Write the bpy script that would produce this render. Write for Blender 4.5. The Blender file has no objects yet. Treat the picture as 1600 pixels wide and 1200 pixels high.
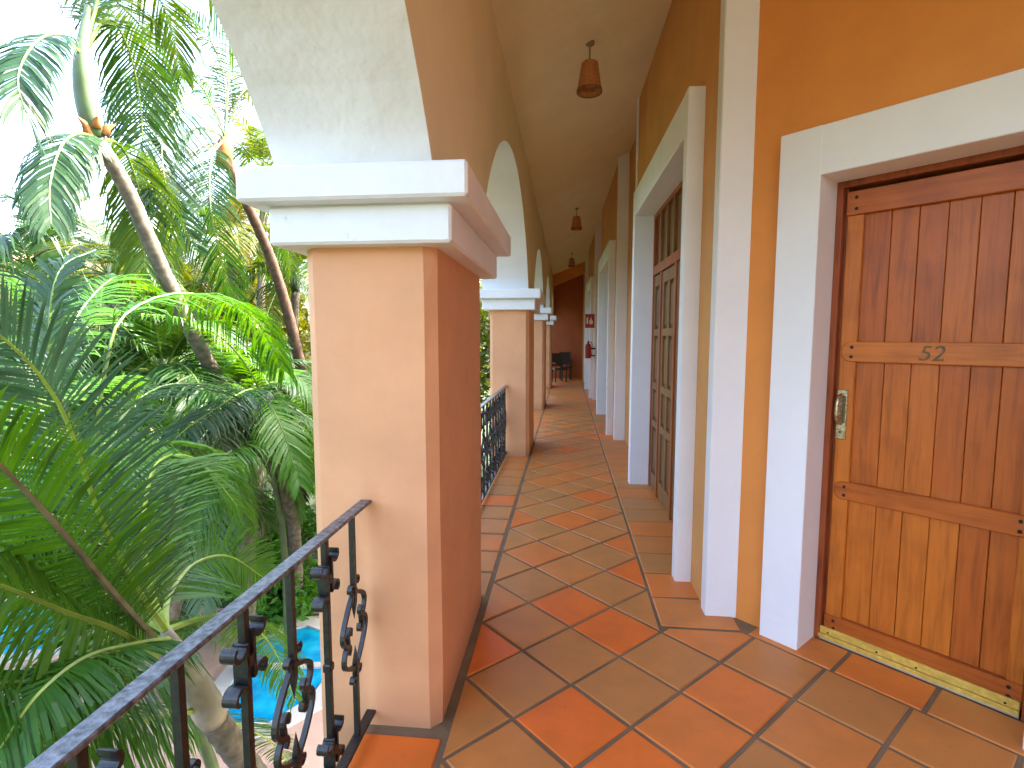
import bpy, bmesh, math, random
from mathutils import Vector, Matrix
random.seed(7)
S = bpy.context.scene
COL = S.collection
PI = math.pi

# ------------------------------------------------------------------ camera
CAM_H = 1.6
PITCH = math.radians(5.163)
YAW = math.radians(5.824)
cam_d = bpy.data.cameras.new('camera')
cam_d.sensor_width = 36.0
cam_d.lens = 830.0 / 1600.0 * 36.0
cam_d.clip_start = 0.05
cam_d.clip_end = 3000
cam = bpy.data.objects.new('camera', cam_d)
COL.objects.link(cam)
cam.location = (0, 0, CAM_H)
cam.rotation_euler = (PI / 2 - PITCH, 0, YAW)
S.camera = cam
S.render.resolution_x, S.render.resolution_y = 1024, 768

# ------------------------------------------------------------------ light
SUN_TO = Vector((0.58, 0.25, 0.68)).normalized()
SUN_EL = math.asin(SUN_TO.z)
SUN_AZ = math.atan2(SUN_TO.x, SUN_TO.y)          # from +Y towards +X
w = bpy.data.worlds.new('World')
S.world = w
w.use_nodes = True
wn, wl = w.node_tree.nodes, w.node_tree.links
bg = wn.get('Background') or wn.new('ShaderNodeBackground')
sky = wn.new('ShaderNodeTexSky')
sky.sky_type = 'NISHITA'
sky.sun_disc = False
sky.sun_elevation = SUN_EL
sky.sun_rotation = SUN_AZ
sky.air_density = 1.0
sky.dust_density = 6.0
sky.ozone_density = 1.0
wl.new(sky.outputs['Color'], bg.inputs['Color'])
bg.inputs['Strength'].default_value = 0.15
sd = bpy.data.lights.new('sun', 'SUN')
sd.energy = 2.0
sd.angle = math.radians(0.6)
sd.color = (1.0, 0.93, 0.82)
sun = bpy.data.objects.new('sun', sd)
COL.objects.link(sun)
sun.rotation_euler = (-SUN_TO).to_track_quat('-Z', 'Y').to_euler()
sun.location = (20, 10, 40)
vs = S.view_settings
vs.view_transform = 'Standard'
vs.look = 'None'
vs.exposure = 3.85
vs.gamma = 1.0
vs.use_curve_mapping = False
S.render.engine = 'CYCLES'
S.cycles.max_bounces = 10
S.cycles.diffuse_bounces = 7

# ------------------------------------------------------------------ helpers
def tag(o, label=None, cat=None, group=None, kind=None):
    if label: o['label'] = label
    if cat: o['category'] = cat
    if group: o['group'] = group
    if kind: o['kind'] = kind
    return o

def empty(name, loc=(0, 0, 0), rz=0.0, label=None, cat=None, group=None):
    o = bpy.data.objects.new(name, None)
    o.empty_display_size = 0.1
    COL.objects.link(o)
    o.location = loc
    o.rotation_euler = (0, 0, rz)
    return tag(o, label, cat, group)

def mesh_obj(name, verts, faces, mats, parent=None, mi=None, smooth=False):
    me = bpy.data.meshes.new(name)
    me.from_pydata(verts, [], faces)
    for m in (mats if isinstance(mats, (list, tuple)) else [mats]):
        me.materials.append(m)
    if mi: me.polygons.foreach_set('material_index', mi)
    if smooth: me.polygons.foreach_set('use_smooth', [True] * len(me.polygons))
    me.update()
    o = bpy.data.objects.new(name, me)
    COL.objects.link(o)
    if parent: o.parent = parent
    return o

class MB:
    """collects geometry for one mesh object"""
    def __init__(s): s.v, s.f, s.mi = [], [], []
    def add(s, v, f, m=0):
        n = len(s.v)
        s.v += [tuple(p) for p in v]
        s.f += [tuple(i + n for i in q) for q in f]
        s.mi += [m] * len(f)
    def box(s, x0, y0, z0, x1, y1, z1, c=0.0, m=0):
        if x0 > x1: x0, x1 = x1, x0
        if y0 > y1: y0, y1 = y1, y0
        if z0 > z1: z0, z1 = z1, z0
        if c <= 0:
            v = [(x, y, z) for z in (z0, z1) for y in (y0, y1) for x in (x0, x1)]
            s.add(v, [(0, 2, 3, 1), (4, 5, 7, 6), (0, 1, 5, 4), (2, 6, 7, 3), (0, 4, 6, 2), (1, 3, 7, 5)], m)
        else:
            bm = bmesh.new()
            bmesh.ops.create_cube(bm, size=1)
            for q in bm.verts:
                q.co = Vector(((x0 + x1) / 2 + q.co.x * (x1 - x0), (y0 + y1) / 2 + q.co.y * (y1 - y0), (z0 + z1) / 2 + q.co.z * (z1 - z0)))
            bmesh.ops.bevel(bm, geom=bm.edges[:], offset=c, segments=1, affect='EDGES')
            bm.verts.index_update()
            s.add([q.co[:] for q in bm.verts], [[q.index for q in f.verts] for f in bm.faces], m)
            bm.free()
        return s
    def tube(s, pts, rad, n=6, m=0, cap=True):
        pts = [Vector(p) for p in pts]
        if not isinstance(rad, (list, tuple)): rad = [rad] * len(pts)
        ring, faces = [], []
        ref = None
        for i, p in enumerate(pts):
            t = (pts[min(i + 1, len(pts) - 1)] - pts[max(i - 1, 0)]).normalized()
            if ref is None:
                ref = Vector((0, 0, 1)) if abs(t.z) < 0.9 else Vector((1, 0, 0))
            a = (ref - t * ref.dot(t)).normalized()
            ref = a
            b = t.cross(a)
            for k in range(n):
                th = 2 * PI * k / n
                ring.append(p + (a * math.cos(th) + b * math.sin(th)) * rad[i])
        for i in range(len(pts) - 1):
            for k in range(n):
                k2 = (k + 1) % n
                faces.append((i * n + k, i * n + k2, (i + 1) * n + k2, (i + 1) * n + k))
        if cap:
            faces.append(tuple(range(n))[::-1])
            faces.append(tuple((len(pts) - 1) * n + k for k in range(n)))
        s.add(ring, faces, m)
        return s
    def lathe(s, prof, c=(0, 0, 0), n=20, m=0):
        v, f = [], []
        for (r, z) in prof:
            for k in range(n):
                th = 2 * PI * k / n
                v.append((c[0] + r * math.cos(th), c[1] + r * math.sin(th), c[2] + z))
        for i in range(len(prof) - 1):
            for k in range(n):
                k2 = (k + 1) % n
                f.append((i * n + k, i * n + k2, (i + 1) * n + k2, (i + 1) * n + k))
        s.add(v, f, m)
        return s
    def ribbon(s, path, thick, width, m=0):
        """flat bar bent along a path in the (y,z) plane, extruded across x"""
        v, f = [], []
        n = len(path)
        for i, (y, z) in enumerate(path):
            a, b = path[max(i - 1, 0)], path[min(i + 1, n - 1)]
            ty, tz = b[0] - a[0], b[1] - a[1]
            L = math.hypot(ty, tz) or 1
            ny, nz = -tz / L, ty / L
            for (sx, sn) in ((-1, -1), (1, -1), (1, 1), (-1, 1)):
                v.append((sx * width / 2, y + ny * sn * thick / 2, z + nz * sn * thick / 2))
        for i in range(n - 1):
            for k in range(4):
                k2 = (k + 1) % 4
                f.append((i * 4 + k, i * 4 + k2, (i + 1) * 4 + k2, (i + 1) * 4 + k))
        f.append((3, 2, 1, 0))
        f.append(tuple((n - 1) * 4 + k for k in range(4)))
        s.add(v, f, m)
        return s
    def build(s, name, mats, parent=None, smooth=False):
        return mesh_obj(name, s.v, s.f, mats, parent, s.mi, smooth)

def bez(p, n):
    p = [Vector(q) for q in p]
    out = []
    for i in range(n + 1):
        t = i / n
        q = p[:]
        while len(q) > 1:
            q = [q[k].lerp(q[k + 1], t) for k in range(len(q) - 1)]
        out.append(q[0])
    return out

def spline(p, n):
    """catmull-rom through the points, n samples in all"""
    p = [Vector(q) for q in p]
    P = [p[0] * 2 - p[1]] + p + [p[-1] * 2 - p[-2]]
    out = []
    m = len(p) - 1
    for i in range(n + 1):
        u = i / n * m
        k = min(int(u), m - 1)
        t = u - k
        a, b, c, d = P[k:k + 4]
        out.append(0.5 * ((2 * b) + (c - a) * t + (2 * a - 5 * b + 4 * c - d) * t * t + (3 * b - a - 3 * c + d) * t ** 3))
    return out

# ------------------------------------------------------------------ materials
def mat(name):
    m = bpy.data.materials.new(name)
    m.use_nodes = True
    nt = m.node_tree
    return m, nt.nodes, nt.links, nt.nodes['Principled BSDF']

def ramp(n, stops):
    r = n.new('ShaderNodeValToRGB')
    e = r.color_ramp.elements
    while len(e) < len(stops): e.new(0.5)
    for q, (p, c) in zip(e, stops):
        q.position = p
        q.color = (*c, 1) if len(c) == 3 else c
    return r

def plaster(name, base, var=0.08, rough=0.75, bump=0.25, dirt=None, stain=None, rust=None):
    m, n, l, b = mat(name)
    tc = n.new('ShaderNodeTexCoord')
    no = n.new('ShaderNodeTexNoise')
    no.inputs['Scale'].default_value = 2.2
    no.inputs['Detail'].default_value = 6
    no.inputs['Roughness'].default_value = 0.6
    l.new(tc.outputs['Object'], no.inputs['Vector'])
    lo = tuple(c * (1 - var * 1.6) for c in base)
    hi = tuple(min(c * (1 + var), 0.9) for c in base)
    r = ramp(n, [(0.3, lo), (0.7, hi)])
    l.new(no.outputs['Fac'], r.inputs['Fac'])
    col = r.outputs['Color']
    if dirt:
        n2 = n.new('ShaderNodeTexNoise')
        n2.inputs['Scale'].default_value = 9
        n2.inputs['Detail'].default_value = 8
        n2.inputs['Roughness'].default_value = 0.75
        l.new(tc.outputs['Object'], n2.inputs['Vector'])
        r2 = ramp(n, [(dirt[1], (0, 0, 0)), (dirt[1] + 0.12, (1, 1, 1))])
        l.new(n2.outputs['Fac'], r2.inputs['Fac'])
        mx = n.new('ShaderNodeMixRGB')
        l.new(r2.outputs['Color'], mx.inputs['Fac'])
        l.new(col, mx.inputs['Color1'])
        mx.inputs['Color2'].default_value = (*dirt[0], 1)
        col = mx.outputs['Color']
    if stain:                                            # worn, soiled band where the mop reaches
        sp = n.new('ShaderNodeSeparateXYZ')
        l.new(tc.outputs['Object'], sp.inputs[0])
        ad = n.new('ShaderNodeMath'); ad.operation = 'MULTIPLY_ADD'
        l.new(no.outputs['Fac'], ad.inputs[0]); ad.inputs[1].default_value = -0.22
        l.new(sp.outputs['Z'], ad.inputs[2])
        mr = n.new('ShaderNodeMapRange')
        mr.inputs['From Min'].default_value = 0.06
        mr.inputs['From Max'].default_value = -0.12
        l.new(ad.outputs[0], mr.inputs['Value'])
        mm = n.new('ShaderNodeMath'); mm.operation = 'MULTIPLY'
        l.new(mr.outputs[0], mm.inputs[0]); mm.inputs[1].default_value = 0.45
        mx = n.new('ShaderNodeMixRGB')
        l.new(mm.outputs[0], mx.inputs['Fac'])
        l.new(col, mx.inputs['Color1'])
        mx.inputs['Color2'].default_value = (*stain, 1)
        col = mx.outputs['Color']
    if rust:                                             # rust run below the railing end
        sp2 = n.new('ShaderNodeSeparateXYZ'); l.new(tc.outputs['Object'], sp2.inputs[0])
        cb2 = n.new('ShaderNodeCombineXYZ')
        for ax, off, sc in (('X', -0.015, 17.0), ('Z', 0.885, 6.0)):
            q = n.new('ShaderNodeMath'); q.operation = 'SUBTRACT'; l.new(sp2.outputs[ax], q.inputs[0]); q.inputs[1].default_value = off
            q2 = n.new('ShaderNodeMath'); q2.operation = 'MULTIPLY'; l.new(q.outputs[0], q2.inputs[0]); q2.inputs[1].default_value = sc
            l.new(q2.outputs[0], cb2.inputs[ax])
        ln = n.new('ShaderNodeVectorMath'); ln.operation = 'LENGTH'; l.new(cb2.outputs[0], ln.inputs[0])
        ru = ramp(n, [(0.1, (0.55, 0.55, 0.55)), (1.0, (0, 0, 0))]); l.new(ln.outputs['Value'], ru.inputs['Fac'])
        mr2 = n.new('ShaderNodeMath'); mr2.operation = 'MULTIPLY'; l.new(ru.outputs['Color'], mr2.inputs[0]); l.new(no.outputs['Fac'], mr2.inputs[1])
        mx = n.new('ShaderNodeMixRGB'); l.new(mr2.outputs[0], mx.inputs['Fac']); l.new(col, mx.inputs['Color1'])
        mx.inputs['Color2'].default_value = (*rust, 1); col = mx.outputs['Color']
    l.new(col, b.inputs['Base Color'])
    b.inputs['Roughness'].default_value = rough
    n3 = n.new('ShaderNodeTexNoise')
    n3.inputs['Scale'].default_value = 28
    n3.inputs['Detail'].default_value = 6
    l.new(tc.outputs['Object'], n3.inputs['Vector'])
    n4 = n.new('ShaderNodeTexNoise')
    n4.inputs['Scale'].default_value = 5
    n4.inputs['Detail'].default_value = 3
    l.new(tc.outputs['Object'], n4.inputs['Vector'])
    bp = n.new('ShaderNodeBump'); bp.inputs['Strength'].default_value = bump
    bp.inputs['Distance'].default_value = 0.006
    l.new(n3.outputs['Fac'], bp.inputs['Height'])
    bp2 = n.new('ShaderNodeBump'); bp2.inputs['Strength'].default_value = bump
    bp2.inputs['Distance'].default_value = 0.03
    l.new(n4.outputs['Fac'], bp2.inputs['Height'])
    l.new(bp.outputs[0], bp2.inputs['Normal'])
    l.new(bp2.outputs[0], b.inputs['Normal'])
    return m

WHITE = plaster('white_paint', (0.80, 0.815, 0.85), 0.03, 0.6, 0.18, ((0.50, 0.46, 0.40), 0.70))
WHITE_OLD = plaster('weathered_white_paint', (0.78, 0.765, 0.74), 0.05, 0.8, 0.5, ((0.42, 0.37, 0.30), 0.64))
WHITE_CAP = plaster('chipped_white_paint', (0.80, 0.815, 0.85), 0.05, 0.65, 0.4, ((0.46, 0.42, 0.36), 0.645))
CREAM = plaster('cream_paint', (0.82, 0.735, 0.49), 0.04, 0.8, 0.15)
PEACH = plaster('peach_paint', (0.70, 0.345, 0.17), 0.07, 0.7, 0.22, ((0.50, 0.24, 0.11), 0.66), (0.34, 0.16, 0.08), (0.36, 0.12, 0.03))
ORANGE = plaster('orange_paint', (0.74, 0.275, 0.055), 0.07, 0.65, 0.18)
OCHRE = plaster('ochre_paint', (0.64, 0.31, 0.085), 0.07, 0.65, 0.18)
RED_WALL = plaster('terracotta_paint', (0.42, 0.105, 0.032), 0.08, 0.7, 0.15)

def tile_mat():
    m, n, l, b = mat('terracotta_tile')
    at = n.new('ShaderNodeAttribute'); at.attribute_name = 'tint'
    r = ramp(n, [(0.0, (0.48, 0.212, 0.064)), (0.3, (0.54, 0.222, 0.060)), (0.6, (0.60, 0.218, 0.055)), (0.85, (0.69, 0.195, 0.036)), (1.0, (0.76, 0.165, 0.022))])
    l.new(at.outputs['Fac'], r.inputs['Fac'])
    tc = n.new('ShaderNodeTexCoord')
    no = n.new('ShaderNodeTexNoise'); no.inputs['Scale'].default_value = 4.5
    no.inputs['Detail'].default_value = 5; no.inputs['Roughness'].default_value = 0.6
    l.new(tc.outputs['Object'], no.inputs['Vector'])
    r2 = ramp(n, [(0.3, (0.84, 0.86, 0.88)), (0.72, (1.1, 1.05, 1.0))])
    l.new(no.outputs['Fac'], r2.inputs['Fac'])
    mx = n.new('ShaderNodeMixRGB'); mx.blend_type = 'MULTIPLY'; mx.inputs['Fac'].default_value = 1
    l.new(r.outputs['Color'], mx.inputs['Color1']); l.new(r2.outputs['Color'], mx.inputs['Color2'])
    sp = n.new('ShaderNodeTexNoise'); sp.inputs['Scale'].default_value = 60; sp.inputs['Detail'].default_value = 3
    l.new(tc.outputs['Object'], sp.inputs['Vector'])
    r3 = ramp(n, [(0.68, (0, 0, 0)), (0.76, (0.5, 0.5, 0.5))])
    l.new(sp.outputs['Fac'], r3.inputs['Fac'])
    m2 = n.new('ShaderNodeMixRGB')
    l.new(r3.outputs['Color'], m2.inputs['Fac']); l.new(mx.outputs['Color'], m2.inputs['Color1'])
    m2.inputs['Color2'].default_value = (0.12, 0.05, 0.025, 1)
    l.new(m2.outputs['Color'], b.inputs['Base Color'])
    rr = n.new('ShaderNodeMapRange'); rr.inputs['To Min'].default_value = 0.36; rr.inputs['To Max'].default_value = 0.56
    l.new(no.outputs['Fac'], rr.inputs['Value']); l.new(rr.outputs[0], b.inputs['Roughness'])
    b.inputs['Specular IOR Level'].default_value = 0.3
    bp = n.new('ShaderNodeBump'); bp.inputs['Strength'].default_value = 0.25; bp.inputs['Distance'].default_value = 0.01
    l.new(no.outputs['Fac'], bp.inputs['Height']); l.new(bp.outputs[0], b.inputs['Normal'])
    return m
TILE = tile_mat()
GROUT = plaster('grout', (0.20, 0.135, 0.075), 0.25, 0.9, 0.4)

def wood(name, base, axis, dark=0.55, seed=0.0, rough=0.38):
    m, n, l, b = mat(name)
    tc = n.new('ShaderNodeTexCoord')
    oi = n.new('ShaderNodeObjectInfo')
    ad = n.new('ShaderNodeVectorMath'); ad.operation = 'ADD'
    cx = n.new('ShaderNodeCombineXYZ')
    mu = n.new('ShaderNodeMath'); mu.operation = 'MULTIPLY'; mu.inputs[1].default_value = 37
    l.new(oi.outputs['Random'], mu.inputs[0])
    for k in range(3): l.new(mu.outputs[0], cx.inputs[k])
    l.new(tc.outputs['Object'], ad.inputs[0]); l.new(cx.outputs[0], ad.inputs[1])
    mp = n.new('ShaderNodeMapping')
    sc = [26, 26, 26]; sc[axis] = 1.6
    mp.inputs['Scale'].default_value = sc
    l.new(ad.outputs[0], mp.inputs['Vector'])
    no = n.new('ShaderNodeTexNoise'); no.inputs['Scale'].default_value = 1.6
    no.inputs['Detail'].default_value = 7; no.inputs['Roughness'].default_value = 0.62
    no.inputs['Distortion'].default_value = 0.6
    l.new(mp.outputs[0], no.inputs['Vector'])
    r = ramp(n, [(0.28, tuple(c * dark for c in base)), (0.5, base), (0.75, (base[0] * 1.18, base[1] * 1.2, base[2] * 1.2))])
    l.new(no.outputs['Fac'], r.inputs['Fac'])
    # per-board tone
    hs = n.new('ShaderNodeHueSaturation')
    v = n.new('ShaderNodeMapRange'); v.inputs['To Min'].default_value = 0.84; v.inputs['To Max'].default_value = 1.1
    l.new(oi.outputs['Random'], v.inputs['Value']); l.new(v.outputs[0], hs.inputs['Value'])
    h = n.new('ShaderNodeMapRange'); h.inputs['To Min'].default_value = 0.497; h.inputs['To Max'].default_value = 0.505
    l.new(oi.outputs['Random'], h.inputs['Value']); l.new(h.outputs[0], hs.inputs['Hue'])
    l.new(r.outputs['Color'], hs.inputs['Color'])
    # blotches, knots
    kb = n.new('ShaderNodeTexNoise'); kb.inputs['Scale'].default_value = 5; kb.inputs['Detail'].default_value = 4
    l.new(ad.outputs[0], kb.inputs['Vector'])
    rk = ramp(n, [(0.32, (0.62, 0.55, 0.5)), (0.52, (1, 1, 1))])
    l.new(kb.outputs['Fac'], rk.inputs['Fac'])
    mx = n.new('ShaderNodeMixRGB'); mx.blend_type = 'MULTIPLY'; mx.inputs['Fac'].default_value = 0.45
    l.new(hs.outputs['Color'], mx.inputs['Color1']); l.new(rk.outputs['Color'], mx.inputs['Color2'])
    l.new(mx.outputs['Color'], b.inputs['Base Color'])
    b.inputs['Roughness'].default_value = rough
    b.inputs['Specular IOR Level'].default_value = 0.35
    bp = n.new('ShaderNodeBump'); bp.inputs['Strength'].default_value = 0.2; bp.inputs['Distance'].default_value = 0.003
    l.new(no.outputs['Fac'], bp.inputs['Height']); l.new(bp.outputs[0], b.inputs['Normal'])
    return m
WOOD_V = wood('varnished_wood_upright', (0.48, 0.120, 0.014), 2, 0.62)
WOOD_H = wood('varnished_wood_level', (0.48, 0.120, 0.014), 0, 0.62)
WOOD_FR = wood('red_brown_frame_wood', (0.32, 0.075, 0.02), 2)
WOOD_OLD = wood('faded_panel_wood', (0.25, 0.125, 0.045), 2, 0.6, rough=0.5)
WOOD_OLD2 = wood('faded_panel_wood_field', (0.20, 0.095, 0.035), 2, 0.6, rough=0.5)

def plain(name, base, rough=0.5, metal=0.0, noise=0.0, nscale=30, bump=0.0):
    m, n, l, b = mat(name)
    b.inputs['Base Color'].default_value = (*base, 1)
    b.inputs['Roughness'].default_value = rough
    b.inputs['Metallic'].default_value = metal
    if noise or bump:
        tc = n.new('ShaderNodeTexCoord')
        no = n.new('ShaderNodeTexNoise'); no.inputs['Scale'].default_value = nscale
        no.inputs['Detail'].default_value = 5
        l.new(tc.outputs['Object'], no.inputs['Vector'])
        if noise:
            r = ramp(n, [(0.35, tuple(c * (1 - noise) for c in base)), (0.68, tuple(min(1, c * (1 + noise)) for c in base))])
            l.new(no.outputs['Fac'], r.inputs['Fac']); l.new(r.outputs['Color'], b.inputs['Base Color'])
        if bump:
            bp = n.new('ShaderNodeBump'); bp.inputs['Strength'].default_value = bump; bp.inputs['Distance'].default_value = 0.004
            l.new(no.outputs['Fac'], bp.inputs['Height']); l.new(bp.outputs[0], b.inputs['Normal'])
    return m
IRON = plain('black_iron_paint', (0.012, 0.011, 0.011), 0.38, 0.0, 0.4, 60, 0.5)
RAIL = plain('worn_rail_paint_sky_sheen', (0.11, 0.115, 0.13), 0.3, 0.0, 0.7, 70, 0.7)  # worn black paint; blue-grey sky reflection is put into the base colour
BRASS = plain('brass', (0.72, 0.52, 0.10), 0.42, 0.45, 0.15, 40, 0.1)
OLD_BRASS = plain('tarnished_brass', (0.50, 0.42, 0.26), 0.35, 1.0, 0.4, 90, 0.2)
DARK_BRASS = plain('dark_bronze', (0.14, 0.09, 0.035), 0.5, 0.25, 0.3, 60)
BLACK = plain('black_hole', (0.01, 0.008, 0.006), 0.8)
DARK_WOOD = plain('dark_chair_wood', (0.03, 0.018, 0.012), 0.45, 0, 0.3)
RED = plain('red_enamel', (0.34, 0.015, 0.012), 0.35)
SIGN_WHITE = plain('sign_white', (0.75, 0.72, 0.68), 0.5)
WICKER = plain('woven_cane', (0.50, 0.20, 0.065), 0.7, 0, 0.2, 60, 0.4)
CABLE = plain('lamp_cable', (0.25, 0.17, 0.08), 0.6)
PALE_STRIP = plain('aluminium_sweep', (0.55, 0.50, 0.36), 0.35, 0.6)

def leaf_mat(name, cols, trans=0.35, rough=0.45):
    m, n, l, b = mat(name)
    at = n.new('ShaderNodeAttribute'); at.attribute_name = 'tint'
    oi = n.new('ShaderNodeObjectInfo')
    ad = n.new('ShaderNodeMath'); ad.operation = 'MULTIPLY_ADD'
    l.new(oi.outputs['Random'], ad.inputs[0]); ad.inputs[1].default_value = 0.5
    mm = n.new('ShaderNodeMath'); mm.operation = 'MULTIPLY'; mm.inputs[1].default_value = 0.5
    l.new(at.outputs['Fac'], mm.inputs[0]); l.new(mm.outputs[0], ad.inputs[2])
    k = len(cols) - 1
    r = ramp(n, [(0.12 + 0.76 * i / k, c) for i, c in enumerate(cols)])
    l.new(ad.outputs[0], r.inputs['Fac'])
    l.new(r.outputs['Color'], b.inputs['Base Color'])
    b.inputs['Roughness'].default_value = rough
    b.inputs['Specular IOR Level'].default_value = 0.32
    tr = n.new('ShaderNodeBsdfTranslucent')
    hs = n.new('ShaderNodeHueSaturation'); hs.inputs['Value'].default_value = 1.45; hs.inputs['Hue'].default_value = 0.475
    hs.inputs['Saturation'].default_value = 1.1
    l.new(r.outputs['Color'], hs.inputs['Color']); l.new(hs.outputs['Color'], tr.inputs['Color'])
    ms = n.new('ShaderNodeMixShader'); ms.inputs['Fac'].default_value = trans
    out = n['Material Output']
    l.new(b.outputs[0], ms.inputs[1]); l.new(tr.outputs[0], ms.inputs[2]); l.new(ms.outputs[0], out.inputs['Surface'])
    return m
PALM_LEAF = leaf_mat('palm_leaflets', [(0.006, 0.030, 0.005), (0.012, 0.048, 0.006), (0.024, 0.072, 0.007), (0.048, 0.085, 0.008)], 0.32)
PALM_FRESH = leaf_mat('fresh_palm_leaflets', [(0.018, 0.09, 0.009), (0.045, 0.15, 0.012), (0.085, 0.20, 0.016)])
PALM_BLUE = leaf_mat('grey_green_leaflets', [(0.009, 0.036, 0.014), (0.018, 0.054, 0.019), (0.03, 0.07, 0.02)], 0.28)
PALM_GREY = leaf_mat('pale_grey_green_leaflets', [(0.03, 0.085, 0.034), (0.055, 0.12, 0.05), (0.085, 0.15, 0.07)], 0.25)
PALM_YEL = leaf_mat('backlit_yellow_leaflets', [(0.035, 0.07, 0.005), (0.08, 0.095, 0.006), (0.14, 0.105, 0.007)], 0.5)  # yellow of sun shining through the leaves is put into the colour
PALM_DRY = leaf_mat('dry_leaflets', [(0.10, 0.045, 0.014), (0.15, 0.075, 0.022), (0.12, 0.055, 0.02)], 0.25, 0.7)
SHRUB = leaf_mat('shrub_leaves', [(0.02, 0.10, 0.008), (0.05, 0.19, 0.012), (0.10, 0.26, 0.018)], 0.4)
TREE_L = leaf_mat('tree_leaves', [(0.022, 0.05, 0.006), (0.055, 0.075, 0.007), (0.11, 0.095, 0.008)], 0.4)
RACHIS = plain('green_leaf_stalk', (0.085, 0.145, 0.014), 0.5, 0, 0.2, 8)
RACHIS_L = plain('yellow_green_leaf_stalk', (0.24, 0.34, 0.035), 0.45, 0, 0.2, 8)
RACHIS_B = plain('brown_leaf_stalk', (0.22, 0.165, 0.10), 0.55, 0, 0.3, 8)
SHAFT = plain('crownshaft_green', (0.05, 0.085, 0.03), 0.45, 0, 0.3, 5)
SHAFT_PALE = plain('crownshaft_pale', (0.24, 0.21, 0.165), 0.5, 0, 0.3, 6)
BARK = plain('palm_bark_grey', (0.11, 0.09, 0.065), 0.85, 0, 0.4, 14, 0.8)
BARK_D = plain('palm_bark_brown', (0.07, 0.036, 0.02), 0.85, 0, 0.4, 14, 0.8)
BOOT = plain('dry_boot_fibre', (0.25, 0.10, 0.025), 0.8, 0, 0.4, 12, 0.6)
GRASS = plain('garden_soil_and_grass', (0.03, 0.05, 0.014), 0.95, 0, 0.5, 3)
DECKM = plaster('pool_deck_stone', (0.36, 0.24, 0.18), 0.10, 0.8, 0.3)
COPING = plaster('pool_coping', (0.40, 0.38, 0.35), 0.04, 0.6, 0.2)
PATHM = plaster('path_stone', (0.20, 0.17, 0.145), 0.1, 0.9, 0.4)
POOLT = plain('pool_tile_blue', (0.02, 0.30, 0.55), 0.4, 0, 0.15, 12)
def water():
    m, n, l, b = mat('pool_water')
    b.inputs['Base Color'].default_value = (0.01, 0.30, 0.52, 1)
    b.inputs['Roughness'].default_value = 0.06
    b.inputs['IOR'].default_value = 1.33
    tc = n.new('ShaderNodeTexCoord')
    no = n.new('ShaderNodeTexNoise'); no.inputs['Scale'].default_value = 3.5; no.inputs['Detail'].default_value = 3
    l.new(tc.outputs['Object'], no.inputs['Vector'])
    r = ramp(n, [(0.35, (0.0, 0.17, 0.36)), (0.7, (0.01, 0.33, 0.48))])
    l.new(no.outputs['Fac'], r.inputs['Fac']); l.new(r.outputs['Color'], b.inputs['Base Color'])
    bp = n.new('ShaderNodeBump'); bp.inputs['Strength'].default_value = 0.3; bp.inputs['Distance'].default_value = 0.03
    l.new(no.outputs['Fac'], bp.inputs['Height']); l.new(bp.outputs[0], b.inputs['Normal'])
    return m
WATER = water()
HOUSE_W = plaster('house_peach_wall', (0.62, 0.42, 0.26), 0.06, 0.8, 0.2)
HOUSE_R = plain('house_roof_tile', (0.36, 0.15, 0.07), 0.8, 0, 0.3, 6)
GLASS = plain('dark_window_glass', (0.03, 0.035, 0.04), 0.08)
PIT = plain('dark_glazing', (0.035, 0.03, 0.025), 0.12)

# ------------------------------------------------------------------ setting: ground, pools
GZ = -3.2
def sheet(name, pts, z, m, thick=0.0):
    v = [(x, y, z) for x, y in pts]
    f = [tuple(range(len(pts)))]
    if thick:
        k = len(pts)
        v += [(x, y, z - thick) for x, y in pts]
        f += [(i, i + k, (i + 1) % k + k, (i + 1) % k) for i in range(k)]
    o = mesh_obj(name, v, f, m)
    return tag(o, kind='structure')
sheet('ground', [(-400, -400), (400, -400), (400, 400), (-400, 400)], GZ, GRASS)
sheet('pool_deck', [(-13.5, 2.0), (-1.0, 2.0), (-1.0, 5.2), (-2.6, 8.6), (-4.6, 8.25), (-13.5, 9.2)], GZ + 0.03, DECKM, 0.03)
sheet('path', [(-4.8, 8.3), (-2.9, 8.7), (-3.4, 13.5), (-5.6, 13.0)], GZ + 0.02, PATHM, 0.02)

def pool(pts, name):
    # coping ring + water surface
    c = Vector((sum(p[0] for p in pts) / len(pts), sum(p[1] for p in pts) / len(pts)))
    outer = [Vector(p) + (Vector(p) - c).normalized() * 0.28 for p in pts]
    k = len(pts)
    v = [(p.x, p.y, GZ + 0.07) for p in outer] + [(p[0], p[1], GZ + 0.07) for p in pts] + [(p.x, p.y, GZ + 0.02) for p in outer] + [(p[0], p[1], GZ + 0.035) for p in pts]
    f = []
    for i in range(k):
        j = (i + 1) % k
        f += [(i, j, k + j, k + i), (i, 2 * k + i, 2 * k + j, j), (k + i, k + j, 3 * k + j, 3 * k + i)]
    tag(mesh_obj('pool_coping', v, f, COPING), kind='structure')
    sheet(name, pts, GZ + 0.045, WATER)
pool([(-12.6, 6.5), (-8.4, 6.7), (-7.75, 6.95), (-8.05, 7.9), (-9.2, 8.2), (-12.8, 8.1)], 'pool_water')
pool([(-4.5, 6.35), (-4.1, 5.75), (-3.6, 5.8), (-3.3, 6.3), (-3.3, 7.6), (-4.2, 7.95), (-4.75, 7.5)], 'pool_water')

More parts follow.
